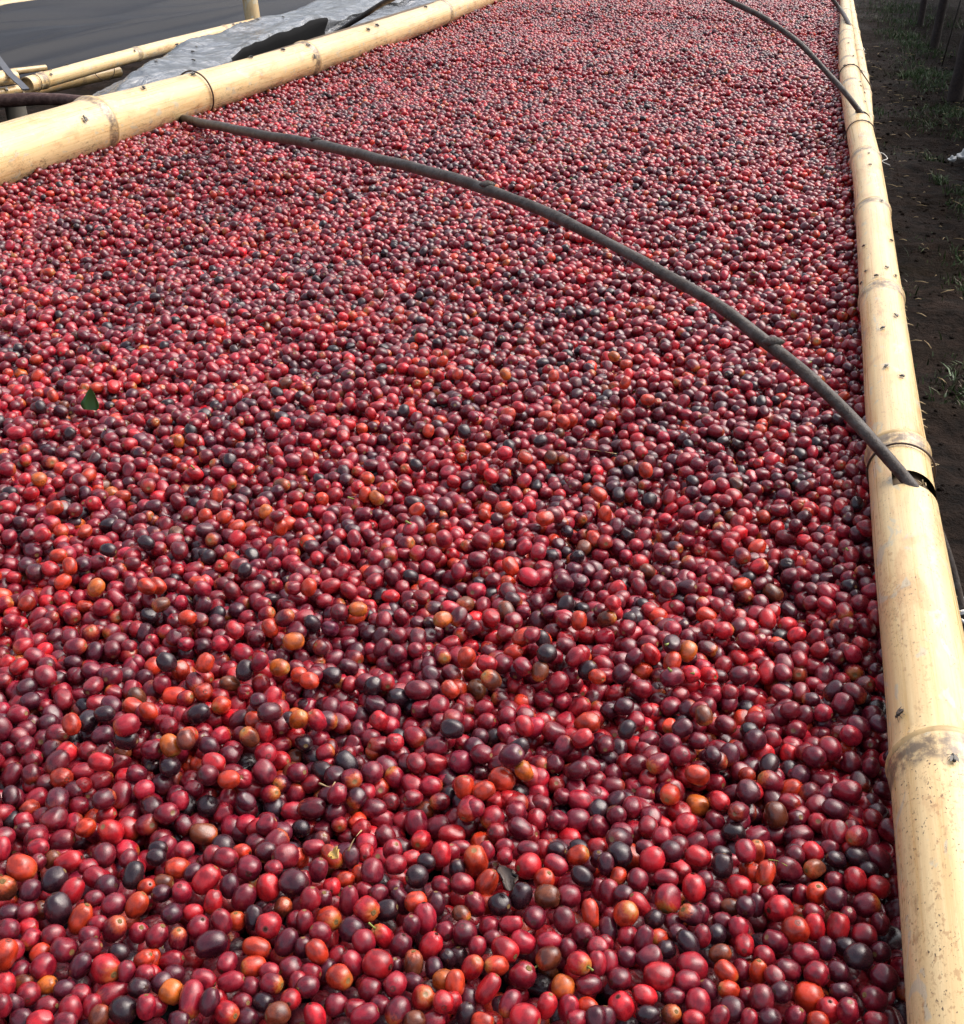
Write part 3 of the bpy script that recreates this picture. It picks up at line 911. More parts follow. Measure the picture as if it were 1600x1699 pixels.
# cherries read off the photograph, tile by tile: x y half-length half-width tilt colour (flags: t navel towards us, s stalk, y yellow end)
TILES = [(0, 1400, '''1 5 12 9 90 C;36 4 10 9 0 C;20 23 15 12 -30 O;35 18 9 8 60 D;65 17 14 10 20 R;49 15 9 6 50 B;51 34 13 11 40 K;4 42 13 12 80 By;29 44 11 10 60 P;68 45 14 11 60 R;98 11 12 11 90 D;
121 14 9 8 70 D;83 22 8 7 0 C;90 32 12 10 -30 C;101 40 11 10 10 P;126 30 13 10 80 K;55 62 16 12 100 K;76 71 16 11 65 O;107 58 12 11 20 D;129 58 13 10 60 O;138 41 9 8 40 O;89 52 8 8 0 Ds;9 65 9 7 0 P;26 64 8 7 0 D;
39 63 9 8 60 B;8 81 11 10 0 D;27 79 9 8 10 R;29 90 11 10 50 Cy;4 105 16 12 70 O;14 101 9 8 90 C;50 86 11 10 0 C;108 81 16 11 55 Dy;92 76 8 6 20 C;92 68 7 7 0 C;84 87 10 9 0 D;60 100 12 12 0 D;86 99 11 9 20 D;
131 84 11 10 60 C;38 103 10 8 40 Oy;41 116 13 12 60 C;20 120 10 9 60 Dt;76 115 13 10 60 P;112 103 10 8 -20 K;136 109 9 8 40 O;100 118 15 13 -10 Ry;119 121 10 8 80 D;4 134 12 10 90 R;44 134 11 9 25 Y;22 132 6 5 0 B;
27 142 12 11 0 Ct;61 137 9 9 0 P;76 142 8 8 0 C;105 142 17 11 20 Cy;131 136 11 10 20 K;137 123 8 8 0 C;2 153 9 8 90 C;13 151 8 7 90 P;44 154 12 10 10 D;67 156 13 11 100 C;87 153 8 7 90 C;116 157 13 13 0 K;138 154 12 10 90 C;
38 167 13 8 0 R;62 168 10 8 0 D;94 163 9 9 60 B;20 165 9 7 0 P'''),
(250, 1400, '''32 7 9 9 0 C;25 23 12 11 0 O;7 5 8 6 0 K;5 13 8 6 0 K;58 12 11 9 80 C;71 14 12 11 0 C;86 8 9 8 0 O;93 23 13 12 0 Dt;52 34 15 11 50 R;40 27 8 7 40 P;12 37 8 5 0 B;10 47 10 9 0 P;29 46 11 10 90 C;75 40 12 10 90 P;
88 51 14 11 60 D;111 41 13 11 100 R;109 8 11 10 0 P;127 12 13 13 0 D;116 23 8 7 0 C;135 37 14 13 0 P;138 13 9 7 90 O;59 55 12 9 80 Ry;20 66 12 10 10 Pt;40 65 9 8 10 R;45 79 12 11 60 C;67 74 13 10 100 C;81 73 10 8 90 Oy;97 70 12 7 90 K;
111 77 13 12 0 Rt;125 60 10 9 60 B;138 72 9 9 0 C;6 87 13 11 60 C;26 90 12 9 80 Dy;57 95 17 13 25 P;100 98 14 10 -10 O;128 93 14 10 60 P;20 111 13 10 20 C;2 109 10 7 90 O;72 113 11 9 20 Ct;97 116 12 10 0 Oy;132 118 11 11 0 D;
50 128 13 10 -20 C;76 130 14 10 15 C;22 123 8 7 0 P;11 131 11 10 30 P;2 124 7 6 90 R;114 132 12 10 0 Cy;112 121 8 5 0 C;20 140 11 11 0 Y;38 147 18 12 85 Cy;56 149 13 9 75 P;64 148 7 5 90 R;94 135 8 7 0 D;86 150 10 9 20 D;132 147 12 10 -60 Rt;
139 131 8 7 90 C;5 154 11 9 -10 C;72 160 12 11 0 Ry;91 165 9 8 0 P;106 150 9 8 0 K;120 161 12 11 0 B;27 167 11 7 0 P'''),
(500, 1400, '''12 4 11 6 0 C;29 12 13 9 -45 Oy;0 14 10 5 90 O;16 25 12 9 75 D;47 13 11 8 90 P;61 8 11 8 20 Rt;86 6 10 9 60 C;67 26 12 11 90 D;55 29 9 6 90 O;42 34 9 8 0 O;89 20 11 10 0 C;104 14 8 8 0 R;118 17 8 8 0 K;132 10 12 10 90 R;
109 31 11 11 0 K;132 39 10 9 0 C;29 41 9 8 -40 Rt;2 37 12 6 90 C;9 52 12 10 80 C;21 52 10 9 80 D;45 54 15 9 85 D;60 44 9 6 -35 C;73 47 8 8 0 D;88 42 8 7 0 D;94 54 15 9 -70 P;62 62 12 12 0 Ry;80 63 12 10 20 K;108 55 10 10 0 O;
127 57 12 9 90 P;117 71 16 11 95 C;26 71 12 12 0 Oy;3 74 12 7 90 C;18 84 11 10 -40 C;48 81 12 12 0 P;59 92 12 11 -60 C;77 87 13 10 -50 Rs;94 96 12 10 75 D;104 77 10 8 90 D;136 82 9 9 0 Dt;122 97 15 11 65 R;15 102 13 10 -60 O;2 98 10 6 90 P;
34 106 10 8 40 C;48 113 13 10 -60 C;72 114 15 14 0 R;106 113 13 10 90 B;24 119 11 9 60 P;36 126 13 12 0 Oy;9 122 7 6 0 C;6 135 12 11 0 D;125 117 10 9 90 P;138 108 9 8 90 K;89 116 8 7 90 P;88 133 12 12 70 Ct;65 138 12 11 0 C;105 131 9 9 0 P;
134 129 10 10 0 Y;115 146 14 12 70 Ry;134 149 11 10 60 Rt;33 152 12 11 0 D;74 152 9 8 0 D;51 155 9 9 0 C;91 158 14 12 60 Dy;60 162 14 11 20 C;13 163 14 10 110 R;107 167 9 7 0 B;125 167 10 6 0 C'''),
(750, 1400, '''23 16 15 13 100 O;33 7 10 8 90 C;7 4 12 7 0 C;0 9 9 4 90 C;50 12 9 7 0 Ct;50 3 9 6 0 C;72 5 11 7 0 D;72 21 13 13 0 R;86 5 8 7 90 R;99 6 8 7 0 K;119 11 11 9 30 Oy;98 20 12 9 -30 C;138 14 9 8 90 P;123 31 12 9 -35 K;10 38 12 10 -20 C;
33 37 14 10 60 O;5 24 8 6 90 K;87 34 11 10 60 O;90 50 12 12 0 B;65 49 13 10 70 K;110 50 11 11 0 D;45 57 11 10 0 K;22 57 13 10 -70 C;33 57 8 6 90 O;78 70 12 11 -20 Dt;106 72 13 11 100 D;131 66 14 9 100 Oy;139 43 11 7 90 C;124 86 11 11 0 Dt;
9 67 9 6 -30 By;12 85 13 12 100 D;35 78 10 9 0 C;56 76 12 9 15 C;38 90 9 8 30 D;67 93 13 11 -20 C;92 92 12 9 0 C;50 100 14 12 -20 R;91 108 13 11 30 Bs;24 97 8 6 90 C;6 107 10 8 90 K;19 117 13 10 60 Ry;42 115 12 9 -10 Oy;67 124 14 13 60 C;
120 113 12 11 0 Rs;138 98 10 10 0 C;137 113 12 9 90 C;34 137 16 10 55 R;105 135 12 11 90 Yy;129 133 13 10 0 D;3 132 13 7 90 O;1 150 9 3 90 R;16 146 7 6 90 P;13 161 12 8 70 K;55 151 14 10 55 Dy;89 153 13 10 70 R;69 165 15 14 0 R;110 155 13 10 80 C;
128 154 9 9 0 O;118 166 9 8 0 C;136 164 9 8 90 P;29 168 7 4 0 O;109 99 9 7 90 D'''),
(1000, 1400, '''16 10 13 12 -40 K;3 19 11 8 90 P;47 15 13 12 60 R;65 7 11 11 0 P;40 4 9 8 0 D;90 12 13 10 -25 R;113 10 8 5 -20 K;113 21 12 10 80 K;135 7 11 10 90 C;138 25 9 9 0 Oy;15 31 9 8 60 Oy;33 34 11 10 80 D;60 33 12 9 0 C;6 46 13 10 90 C;62 52 14 13 60 Cy;
86 42 14 11 90 R;96 34 9 8 0 Dt;129 41 12 11 0 Rt;106 56 10 9 0 Dt;121 60 7 7 0 B;135 59 10 10 0 Pt;35 57 13 9 -50 R;20 48 8 7 0 P;22 66 13 12 60 Oy;8 69 8 6 90 C;49 71 9 9 0 K;83 67 12 10 -40 Py;92 67 11 8 90 D;67 74 8 7 0 D;113 73 9 7 0 D;
128 80 12 10 90 C;107 85 11 10 0 K;134 96 14 10 85 Rt;94 87 11 8 90 C;5 82 13 10 90 Ps;24 88 11 10 60 C;39 90 13 9 75 D;53 89 8 7 0 Oy;71 84 8 7 0 P;81 93 13 9 -50 K;60 100 10 9 0 K;111 104 11 9 20 B;2 95 8 7 90 C;23 107 10 10 0 D;44 107 13 11 20 D;
6 113 13 8 90 C;53 125 15 14 0 R;84 117 15 14 0 C;80 130 12 11 0 C;117 121 12 9 -40 Oy;119 138 12 9 -20 Oy;131 119 9 8 90 D;139 120 11 5 90 O;99 138 10 8 -60 P;16 128 11 11 0 D;40 143 13 9 -20 R;68 144 10 8 0 D;18 153 13 12 110 R;90 150 13 12 90 C;
136 146 11 9 90 C;43 161 12 9 0 K;65 161 10 9 60 By;86 166 10 7 0 R;110 164 12 9 60 C;122 156 12 12 0 P;3 164 9 7 90 P;139 166 8 6 90 C'''),
(1250, 1400, '''3 8 12 8 90 Oy;12 28 12 9 70 Oy;1 28 8 4 90 O;14 7 10 7 90 C;40 11 9 9 0 Dt;33 24 14 11 -20 D;56 8 11 10 -40 R;58 24 11 9 0 By;72 4 8 6 0 D;78 15 10 8 -20 K;93 4 10 6 0 R;99 13 12 9 -25 K;119 14 14 10 -50 D;77 35 10 9 0 C;96 34 12 11 90 R;
118 41 11 11 0 R;109 25 6 5 0 K;60 47 11 10 90 O;78 52 11 11 0 P;32 46 11 9 0 P;45 48 9 7 90 C;14 47 9 8 90 C;107 58 13 11 20 Dy;25 61 14 13 0 R;40 82 14 13 90 O;57 66 11 9 -30 C;58 79 13 10 90 R;80 79 14 11 75 R;89 68 9 8 90 D;120 76 11 9 90 D;
105 87 12 11 0 C;21 92 12 11 -30 D;69 99 11 9 90 P;49 105 14 11 -20 C;87 97 6 6 0 K;99 107 13 13 0 K;120 102 10 10 0 P;3 58 12 6 90 P;10 106 10 10 0 C;33 119 13 10 -25 D;60 123 12 11 0 C;80 121 10 10 0 P;124 126 13 12 -40 D;5 121 13 9 90 O;20 125 10 9 -50 C;
26 140 11 10 -20 P;8 146 13 12 90 D;83 139 11 9 0 P;114 147 14 12 -30 D;53 145 14 14 0 O;71 157 12 11 90 R;90 158 12 11 90 C;16 165 10 8 0 P;40 163 10 10 60 D;61 168 8 5 0 O;116 168 12 6 0 C''')]
# single eye-catching cherries higher up the bed (two looser tiles: scale 3.2)
FAR = [(700, 1000, '111 88 Y;534 187 O;237 290 O;835 95 O;845 278 R;1330 315 O;1412 258 Y;150 460 O;545 655 R;855 720 R;545 895 Y;1463 915 O;330 1000 O;1497 600 B;368 410 B;628 365 B;225 980 O;345 325 R;700 287 C;983 85 B;1020 45 R;160 670 K;1090 675 K;515 770 K;1060 380 P;880 360 K;1385 665 P;640 195 K'),
       (100, 900, '1322 735 O;770 640 O;675 1030 O;585 1080 Y;1165 665 Y;535 330 B;925 465 R;1115 455 O;1240 525 Y;60 965 O;470 895 O;1040 945 O;1265 940 Y;215 1165 R;895 1260 O;1080 1005 R;460 235 O;190 240 Y;1320 240 O;730 215 O;675 400 O;1580 355 Y;1500 60 R;1005 1035 B;815 1170 R;235 910 K;565 635 K;980 680 K;350 1045 K;980 150 K;790 1080 P;735 910 K'),
       (0, 560, '1150 840 O;290 905 O;1410 925 Y;370 1215 O;1265 510 R;280 310 O;200 205 O;950 550 Y;215 370 K;775 1090 K;575 1130 K;1490 1010 O;310 1160 O;225 1050 R;835 1320 O;1465 610 R;1220 655 K;1190 955 O;1090 950 O'),
       (600, 560, '295 915 O;1340 100 Y;1520 330 O;1020 205 O;765 195 Y;780 405 O;835 370 R;355 495 O;430 125 O;510 195 O;20 835 O;80 850 Y;975 960 O;755 905 O;1295 935 O;1260 835 O;225 390 K;545 500 K;290 680 K;785 580 K;950 550 K;640 690 R;870 640 O;1070 445 O;1400 240 O;1510 705 O')]

pins = []     # pos, length, width, axis, colour code, flags
for tx, ty, s in TILES:
    for rec in s.replace('\n', '').split(';'):
        x, y, a, b, an, c = rec.split()
        px, py = tx + float(x) * 10 / 5.684, ty + float(y) * 10 / 5.684
        pins.append([px, py, float(a) * 10 / 5.684, float(b) * 10 / 5.684, float(an), c[0], c[1:]])
for tx, ty, s in FAR:
    for rec in s.split(';'):
        x, y, c = rec.split()
        px, py = tx + float(x) / 3.2, ty + float(y) / 3.2
        r_ = (py + 204) * .0118 * random.uniform(.96, 1.08)
        pins.append([px, py, r_ * 1.12, r_ * .92, random.uniform(-60, 120), c, 'y' if c in 'YB' else ''])

NP = len(pins)
pin_pos = np.zeros((NP, 3)); pin_ray = np.zeros((NP, 3)); pin_r = np.zeros(NP); pin_len = np.zeros(NP); pin_wid = np.zeros(NP)
for i, (px, py, a, b, an, c, fl) in enumerate(pins):
    small = min(1.0, a / 21.0)
    zc = -.0055 - .010 * (1 - small) if py > 1395 else -.0040
    p = at(px, py, zc)
    t = (p - CAM).dot(FW)
    pin_pos[i] = p; pin_ray[i] = (p - CAM) / t
    ln, wd = 2 * a * t / FPX, 2 * b * t / FPX
    # half-hidden ones were measured on what shows: give them a cherry's size
    wd = min(max(wd, .0098), .0150); ln = min(max(ln, wd * 1.03), .0185)
    if wd < .0108: ln = max(ln, .0115)
    pin_len[i], pin_wid[i] = ln, wd
    pin_r[i] = (ln * wd * wd) ** (1 / 3) / 2 * .96
# let cherries that touch slide along their lines of sight until they no longer overlap
for it in range(60):
    d = pin_pos[:, None, :] - pin_pos[None, :, :]
    dist = np.sqrt((d ** 2).sum(-1)) + np.eye(NP)
    need = (pin_r[:, None] + pin_r[None, :]) * .95
    ov = np.triu(need - dist, 1)
    I, J = np.where(ov > 0)
    mv = np.zeros(NP)
    for i, j in zip(I, J):
        o = ov[i, j]
        # the lower one in the photo, or the bigger one, lies in front
        front_i = pins[i][1] + pins[i][3] * .6 > pins[j][1] + pins[j][3] * .6
        f, b = (i, j) if front_i else (j, i)
        mv[f] -= o * .45; mv[b] += o * .45
    pin_pos += np.clip(mv, -.002, .002)[:, None] * pin_ray
    zlo, zhi = -.026, .010
    for i in range(NP):
        z = pin_pos[i, 2]
        if z < zlo or z > zhi:
            zt = min(max(z, zlo), zhi)
            pin_pos[i] += pin_ray[i] * ((zt - z) / pin_ray[i, 2])

# ---- loose filling: random spheres settled by relaxation between the rails
def bed_floor(x, y):
    wave = .0075 * np.sin(y * 4.1 + 1.3 * np.sin(x * 2.7) + x * 1.1) + .0035 * np.sin(y * 9.7 - x * 3.1 + 2.0) * np.cos(x * 5.0 + y) + .003 * np.sin(x * 11 + y * 6)
    base = np.interp(y, [.2, .9, 1.5], [-.0450, -.0440, -.0335]) + .0035 * np.sin(x * 331 + 3 * np.sin(y * 47)) * np.sin(y * 297 + 3 * np.sin(x * 53))
    edge = .010 * np.exp(-((x + 1.40) / .09) ** 2) + .0075 * np.exp(-((x - .105) / .035) ** 2)
    return base + wave * np.interp(y, [.6, 1.3], [.15, 1.0]) + edge * 1.0


XMIN, XMAX, YMIN, YMAX = -1.400, 0.1120, 0.14, 6.9
cand_n = 242000
u = rng.random(cand_n)
x = XMIN + (XMAX - XMIN) * rng.random(cand_n)
y = YMIN + (YMAX - YMIN) * u
thick = np.interp(y, [.2, .9, 1.5], [.0450, .0440, .0300])
keep = rng.random(cand_n) < thick / .0455
# only as far to the left as a viewer here, or a step to the side, could see
camx = x * RT.x + y * RT.y; camz = (x * FW.x + y * FW.y + (-CAM_H) * FW.z)
keep &= (800 + FPX * camx / camz) > -800
# looser filling under the fruit at the near end, where the gaps show the dark net
cv = 849.5 - FPX * (x * UP.x + y * UP.y + (-.02 - CAM_H) * UP.z) / camz
keep &= (cv < 1400) | (cv > 1740) | (rng.random(cand_n) > .58)
x, y, thick = x[keep], y[keep], thick[keep]
fl = bed_floor(x, y)
N = len(x)
dens = N / 1.0
wid = rng.normal(.01265, .00105, N).clip(.0098, .0150)
asp = rng.uniform(1.02, 1.34, N)
rad_ = (wid ** 3 * asp) ** (1 / 3) / 2 * .965
late = rng.random(N) < .22
z = fl + rad_ + np.where(late, thick * .9 + .010 + rng.random(N) * .016, rng.random(N) * thick)
P = np.concatenate([np.stack([x, y, z], 1), pin_pos]).astype(np.float32)
RR = np.concatenate([rad_, pin_r]).astype(np.float32)
FIX = np.zeros(N + NP, bool); FIX[N:] = True
near_pin = np.zeros(N + NP, bool)


def pairs(P, cell=.0160):
    g = np.floor((P - P.min(0)) / cell).astype(np.int64) + 1
    dx, dy, dz = g.max(0) + 2
    key = (g[:, 0] * dy + g[:, 1]) * dz + g[:, 2]
    order = np.argsort(key, kind='stable')
    ks = key[order]
    out = []
    idx = np.arange(len(P))
    for ox in (-1, 0, 1):
        for oy in (-1, 0, 1):
            for oz in (-1, 0, 1):
                o = (ox * dy + oy) * dz + oz
                if o < 0: continue
                st = np.searchsorted(ks, ks + o, 'left'); en = np.searchsorted(ks, ks + o, 'right')
                for k in range(7):
                    q = st + k
                    m = q < en
                    if o == 0: m &= q > idx
                    if not m.any(): break
                    a = order[m]; b = order[q[m]]
                    d2 = ((P[a] - P[b]) ** 2).sum(1)
                    mm = d2 < cell ** 2
                    out.append(np.stack([a[mm], b[mm]], 1))
    return np.concatenate(out)


ITER = 64
fl_all = np.concatenate([fl, np.full(NP, -1)]).astype(np.float32)
for it in range(ITER):
    if it % 6 == 0:
        pr = pairs(P)
        A_, B_ = pr[:, 0], pr[:, 1]
        rs = RR[A_] + RR[B_]
        fa, fb = FIX[A_], FIX[B_]
        wa = np.where(fa, 0, np.where(fb, 1.0, .5)).astype(np.float32); wb = np.where(fb, 0, np.where(fa, 1.0, .5)).astype(np.float32)
        fl_all[:N] = bed_floor(P[:N, 0], P[:N, 1])
        # photo rows covered by the placed cherries: filling stays underneath
        dcam = P[:N] - np.array([0, 0, CAM_H], np.float32)
        cz = dcam @ np.array(FW); py = 849.5 - FPX * (dcam @ np.array(UP)) / cz; pxx = 800 + FPX * (dcam @ np.array(RT)) / cz
        zone = (py > 1398) & (py < 1725) & (pxx > -20)
        zcap = np.where(zone, np.interp(py, [1398, 1415], [-.004, -.0195]), 1.0)
    P[:N, 2] -= .0009 if it < 44 else .0003
    d = P[A_] - P[B_]
    ds = np.sqrt((d * d).sum(1)) + 1e-7
    ov = np.maximum(rs - ds, 0) / ds
    da = d * (ov * wa)[:, None]; db = -d * (ov * wb)[:, None]
    cnt = np.bincount(A_, ov > 0, len(P)) + np.bincount(B_, ov > 0, len(P))
    rel = (1.0 / np.maximum(1, cnt * .45)).astype(np.float32)
    for k in range(3):
        P[:, k] += ((np.bincount(A_, da[:, k], len(P)) + np.bincount(B_, db[:, k], len(P))) * rel).astype(np.float32)
    P[:N, 2] = np.maximum(P[:N, 2], fl_all[:N] + RR[:N])
    P[:N, 2] = np.minimum(P[:N, 2], zcap)
    P[:N, 0] = np.clip(P[:N, 0], XMIN + RR[:N] * .6, XMAX - RR[:N] * .2)
top_off = 0.0

codes = np.array(list('KPDCROYB'))
prob = np.array([.045, .125, .30, .37, .11, .038, .003, .010])
# patches of riper and less ripe fruit a hand or two across
fld = np.sin(P[:N, 0] * 23 + 2 * np.sin(P[:N, 1] * 11)) * np.sin(P[:N, 1] * 19 + 1.7 * np.sin(P[:N, 0] * 9)) + .7 * np.sin(P[:N, 0] * 51 + P[:N, 1] * 37) * np.sin(P[:N, 1] * 43 - P[:N, 0] * 29)
gz = rng.normal(0, 1, N) * .90 + fld * .55
rank = np.argsort(np.argsort(gz)) / N
cc = np.searchsorted(np.cumsum(prob / prob.sum()), rank).clip(0, 7)
odd = rng.random(N) < .012
cc = np.where(odd, 7, np.where(cc == 7, 4, cc))
base = np.array([COLS[c] for c in codes])
tint = base[cc] * np.exp(rng.normal(0, .20, (N, 1))) * np.exp(rng.normal(0, .08, (N, 3)))
ripe = np.where(rng.random(N) < .34, rng.uniform(.15, .8, N), rng.uniform(0, .12, N))
ripe = np.where(np.isin(cc, [5, 6, 7]), rng.uniform(.15, .7, N), ripe)
ripe = np.where(np.isin(cc, [0]), ripe * .2, ripe)
var = rng.integers(0, 10, N)
scl = np.stack([wid, wid, wid * asp], 1)
rot = np.stack([np.arccos(rng.uniform(-1, 1, N)) * .5 + rng.choice([0, math.pi], N) * .0 + R(45) + rng.normal(0, .35, N), np.zeros(N), rng.uniform(0, 2 * math.pi, N)], 1)
flip = rng.random(N) < .5
rot[flip, 0] += math.pi

# ---- the placed ones: 300 as things of their own, the rest joins the filling
area = []
for i in range(NP):
    px, py, zc = proj(pin_pos[i])
    vis = 1.0 if (py < 1712 and -12 < px) else 0.0
    area.append(vis * pins[i][2] * pins[i][3] * (1 if pins[i][1] > 1390 else 0))
order = sorted(range(NP), key=lambda i: -area[i])
single = set(order[:300])


def pin_quat(i):
    px, py, a, b, an, c, fl_ = pins[i]
    rr = random.Random(i)
    if 't' in fl_:
        ax = (FW * 1.0 + RT * rr.uniform(-.35, .35) + UP * rr.uniform(-.15, .45))
    else:
        e = a / max(b, .1)
        tilt = rr.uniform(-.25, .25) if e > 1.18 else rr.uniform(.3, .9) * rr.choice((-1, 1))
        ax = RT * math.cos(R(an)) + UP * math.sin(R(an)) + FW * tilt
        if 's' in fl_ or 'y' in fl_:
            if ax.dot(-FW) < -0.05 or (abs(ax.dot(FW)) < .2 and rr.random() < .5): ax = -ax
            ax = ax - FW * .35
        elif rr.random() < .5: ax = -ax
    q = ax.normalized().to_track_quat('Z', 'Y')
    return q @ Euler((0, 0, rr.uniform(0, 6.28))).to_quaternion()


def small_disc(r, z0, z1, seg, sgn, rim=None, jag=0.0, seed=0):
    V, F = [], []
    rr = random.Random(seed)
    prof = [(r, z0), (r * .72, z1), (r * .45, z1 - .004), (0.0, z1 - .010)] if rim is None else rim
    for (q, zz) in prof[:-1]:
        for k in range(seg):
            an = 2 * math.pi * k / seg
            j = 1 + rr.uniform(-jag, jag)
            V.append((q * j * math.cos(an), q * j * math.sin(an), sgn * zz))
    V.append((0, 0, sgn * prof[-1][1]))
    m = len(prof) - 1
    for j in range(m - 1):
        for k in range(seg):
            k2 = (k + 1) % seg
            F.append((j * seg + k, j * seg + k2, (j + 1) * seg + k2, (j + 1) * seg + k))
    for k in range(seg):
        F.append(((m - 1) * seg + k, (m - 1) * seg + (k + 1) % seg, m * seg))
    return mesh_from('disc', V, F)


NAVEL = small_disc(.075, .478, .492, 12, -1, [(.078, .476), (.066, .495), (.050, .494), (.040, .484), (.022, .485), (.012, .494), (0, .496)])
SCAR = small_disc(.11, .455, .482, 12, 1, [(.125, .452), (.10, .476), (.06, .472), (.03, .462), (0, .462)], .16, 3)
Vs, Fs = tube([(0, 0, .44, .055), (.01, 0, .56, .045), (.04, .01, .68, .042), (.08, .02, .78, .055)], 8)
STALK = mesh_from('stalk', Vs, Fs)
for m_, k_ in ((NAVEL, 'navel'), (SCAR, 'scar'), (STALK, 'stalk')):
    m_.materials.append(M[k_]); m_.polygons.foreach_set('use_smooth', [True] * len(m_.polygons))

used_labels = {}
ONES = 'zero one two three four five six seven eight nine ten eleven twelve thirteen fourteen fifteen sixteen seventeen eighteen nineteen'.split()
TENS = 'x x twenty thirty forty fifty sixty seventy eighty ninety'.split()


def in_words(v):
    v = max(0, int(round(v)))
    return ONES[v] if v < 20 else TENS[v // 10] + ('' if v % 10 == 0 else '-' + ONES[v % 10])


cherry_src = []
ordered = sorted(single, key=lambda i: (-pins[i][1], pins[i][0]))
for i in ordered:
    px, py, a, b, an, c, fl_ = pins[i]
    me = VARS[i % 10]
    o = bpy.data.objects.new('coffee_cherry', me)
    COL.objects.link(o)
    o.location = pin_pos[i]
    o.rotation_mode = 'XYZ'
    o.rotation_euler = pin_quat(i).to_euler()
    o.scale = (pin_wid[i], pin_wid[i], pin_len[i])
    rr = random.Random(i * 7 + 1)
    k = math.exp(rr.gauss(0, .12))
    o['tint'] = [v * k * math.exp(rr.gauss(0, .05)) for v in COLS[c]]
    o['ripe'] = rr.uniform(.5, .85) if ('y' in fl_ or 's' in fl_) else (rr.uniform(.2, .6) if c in 'OYB' else rr.uniform(0, .1))
    nv = bpy.data.objects.new('navel', NAVEL); COL.objects.link(nv); nv.parent = o
    if 's' in fl_:
        sk = bpy.data.objects.new('stalk', STALK); COL.objects.link(sk); sk.parent = o
    else:
        sr = bpy.data.objects.new('stalk_scar', SCAR); COL.objects.link(sr); sr.parent = o
    asp_ = pin_len[i] / pin_wid[i]
    shape = 'round' if asp_ < 1.09 else ('long' if asp_ > 1.34 else 'oval')
    size = 'small ' if pin_len[i] < .0118 else ('large ' if pin_len[i] > .0158 else '')
    extra = ' with navel showing' if 't' in fl_ else (' with stalk stub' if 's' in fl_ else (' with yellowish end' if 'y' in fl_ and c not in 'YB' else ''))
    gx_, gy_ = px / 16.0, (1699 - py) / 16.99
    look = CNAME[c] + ' cherry' + extra if extra else '%s%s %s cherry' % (size, CNAME[c], shape)
    if gx_ < 1: where = 'on the left edge'
    else: where = in_words(gx_) + ' percent across'
    up = 'at the bottom edge' if gy_ < 1 else in_words(gy_) + ' percent up the photo'
    lab = '%s, %s, %s' % (look, where, up)
    if lab in used_labels:
        lab = lab.replace(' cherry', ' partly hidden cherry', 1)
    used_labels[lab] = 1
    tag(o, lab, 'coffee cherry', 'ripe coffee cherries spread on the bed')
    if len(cherry_src) < 10 and not any(s.data == me for s in cherry_src): cherry_src.append(o)

rest = [i for i in range(NP) if i not in single]
allP = np.concatenate([P[:N], pin_pos[rest]]).astype('f')
allS = np.concatenate([scl, np.stack([pin_wid[rest], pin_wid[rest], pin_len[rest]], 1)]).astype('f')
allR = np.concatenate([rot, np.array([pin_quat(i).to_euler()[:] for i in rest])]).astype('f')
allT = np.concatenate([tint, np.array([COLS[pins[i][5]] for i in rest])])
allG = np.concatenate([ripe, np.array([.85 if 'y' in pins[i][6] else .1 for i in rest])]).astype('f')
allV = np.concatenate([var, np.arange(len(rest)) % 10]).astype('i')
nall = len(allP)
me = bpy.data.meshes.new('cherry_heap')
me.vertices.add(nall)
me.vertices.foreach_set('co', allP.ravel())


def put(name, typ, data, key):
    a = me.attributes.new(name, typ, 'POINT')
    a.data.foreach_set(key, data)


put('scl', 'FLOAT_VECTOR', allS.ravel(), 'vector')
put('rot', 'FLOAT_VECTOR', allR.ravel(), 'vector')
put('tint', 'FLOAT_COLOR', np.concatenate([allT, np.ones((nall, 1))], 1).astype('f').ravel(), 'color')
put('ripe', 'FLOAT', allG, 'value')
put('var', 'INT', allV, 'value')
me.update()
heap = bpy.data.objects.new('cherry_heap', me)
COL.objects.link(heap)
tag(heap, 'heap of red coffee cherries filling the bed up to both rails', 'coffee cherries', kind='stuff')
ng = bpy.data.node_groups.new('scatter_cherries', 'GeometryNodeTree')
ng.interface.new_socket('Geometry', in_out='INPUT', socket_type='NodeSocketGeometry')
ng.interface.new_socket('Geometry', in_out='OUTPUT', socket_type='NodeSocketGeometry')
gi = ng.nodes.new('NodeGroupInput'); go = ng.nodes.new('NodeGroupOutput')
iop = ng.nodes.new('GeometryNodeInstanceOnPoints')
g2i = ng.nodes.new('GeometryNodeGeometryToInstance')
for s in cherry_src:
    oi = ng.nodes.new('GeometryNodeObjectInfo')
    oi.transform_space = 'ORIGINAL'
    oi.inputs['Object'].default_value = s
    ng.links.new(oi.outputs['Geometry'], g2i.inputs[0])


def named(nm, typ):
    n_ = ng.nodes.new('GeometryNodeInputNamedAttribute'); n_.data_type = typ; n_.inputs['Name'].default_value = nm
    return [s for s in n_.outputs if s.enabled and s.name == 'Attribute'][0]


e2r = ng.nodes.new('FunctionNodeEulerToRotation')
ng.links.new(named('rot', 'FLOAT_VECTOR'), e2r.inputs[0])
ng.links.new(gi.outputs[0], iop.inputs['Points'])
ng.links.new(g2i.outputs[0], iop.inputs['Instance'])
iop.inputs['Pick Instance'].default_value = True
ng.links.new(named('var', 'INT'), iop.inputs['Instance Index'])
ng.links.new(e2r.outputs[0], iop.inputs['Rotation'])
ng.links.new(named('scl', 'FLOAT_VECTOR'), iop.inputs['Scale'])
ng.links.new(iop.outputs[0], go.inputs[0])
md = heap.modifiers.new('scatter', 'NODES'); md.node_group = ng

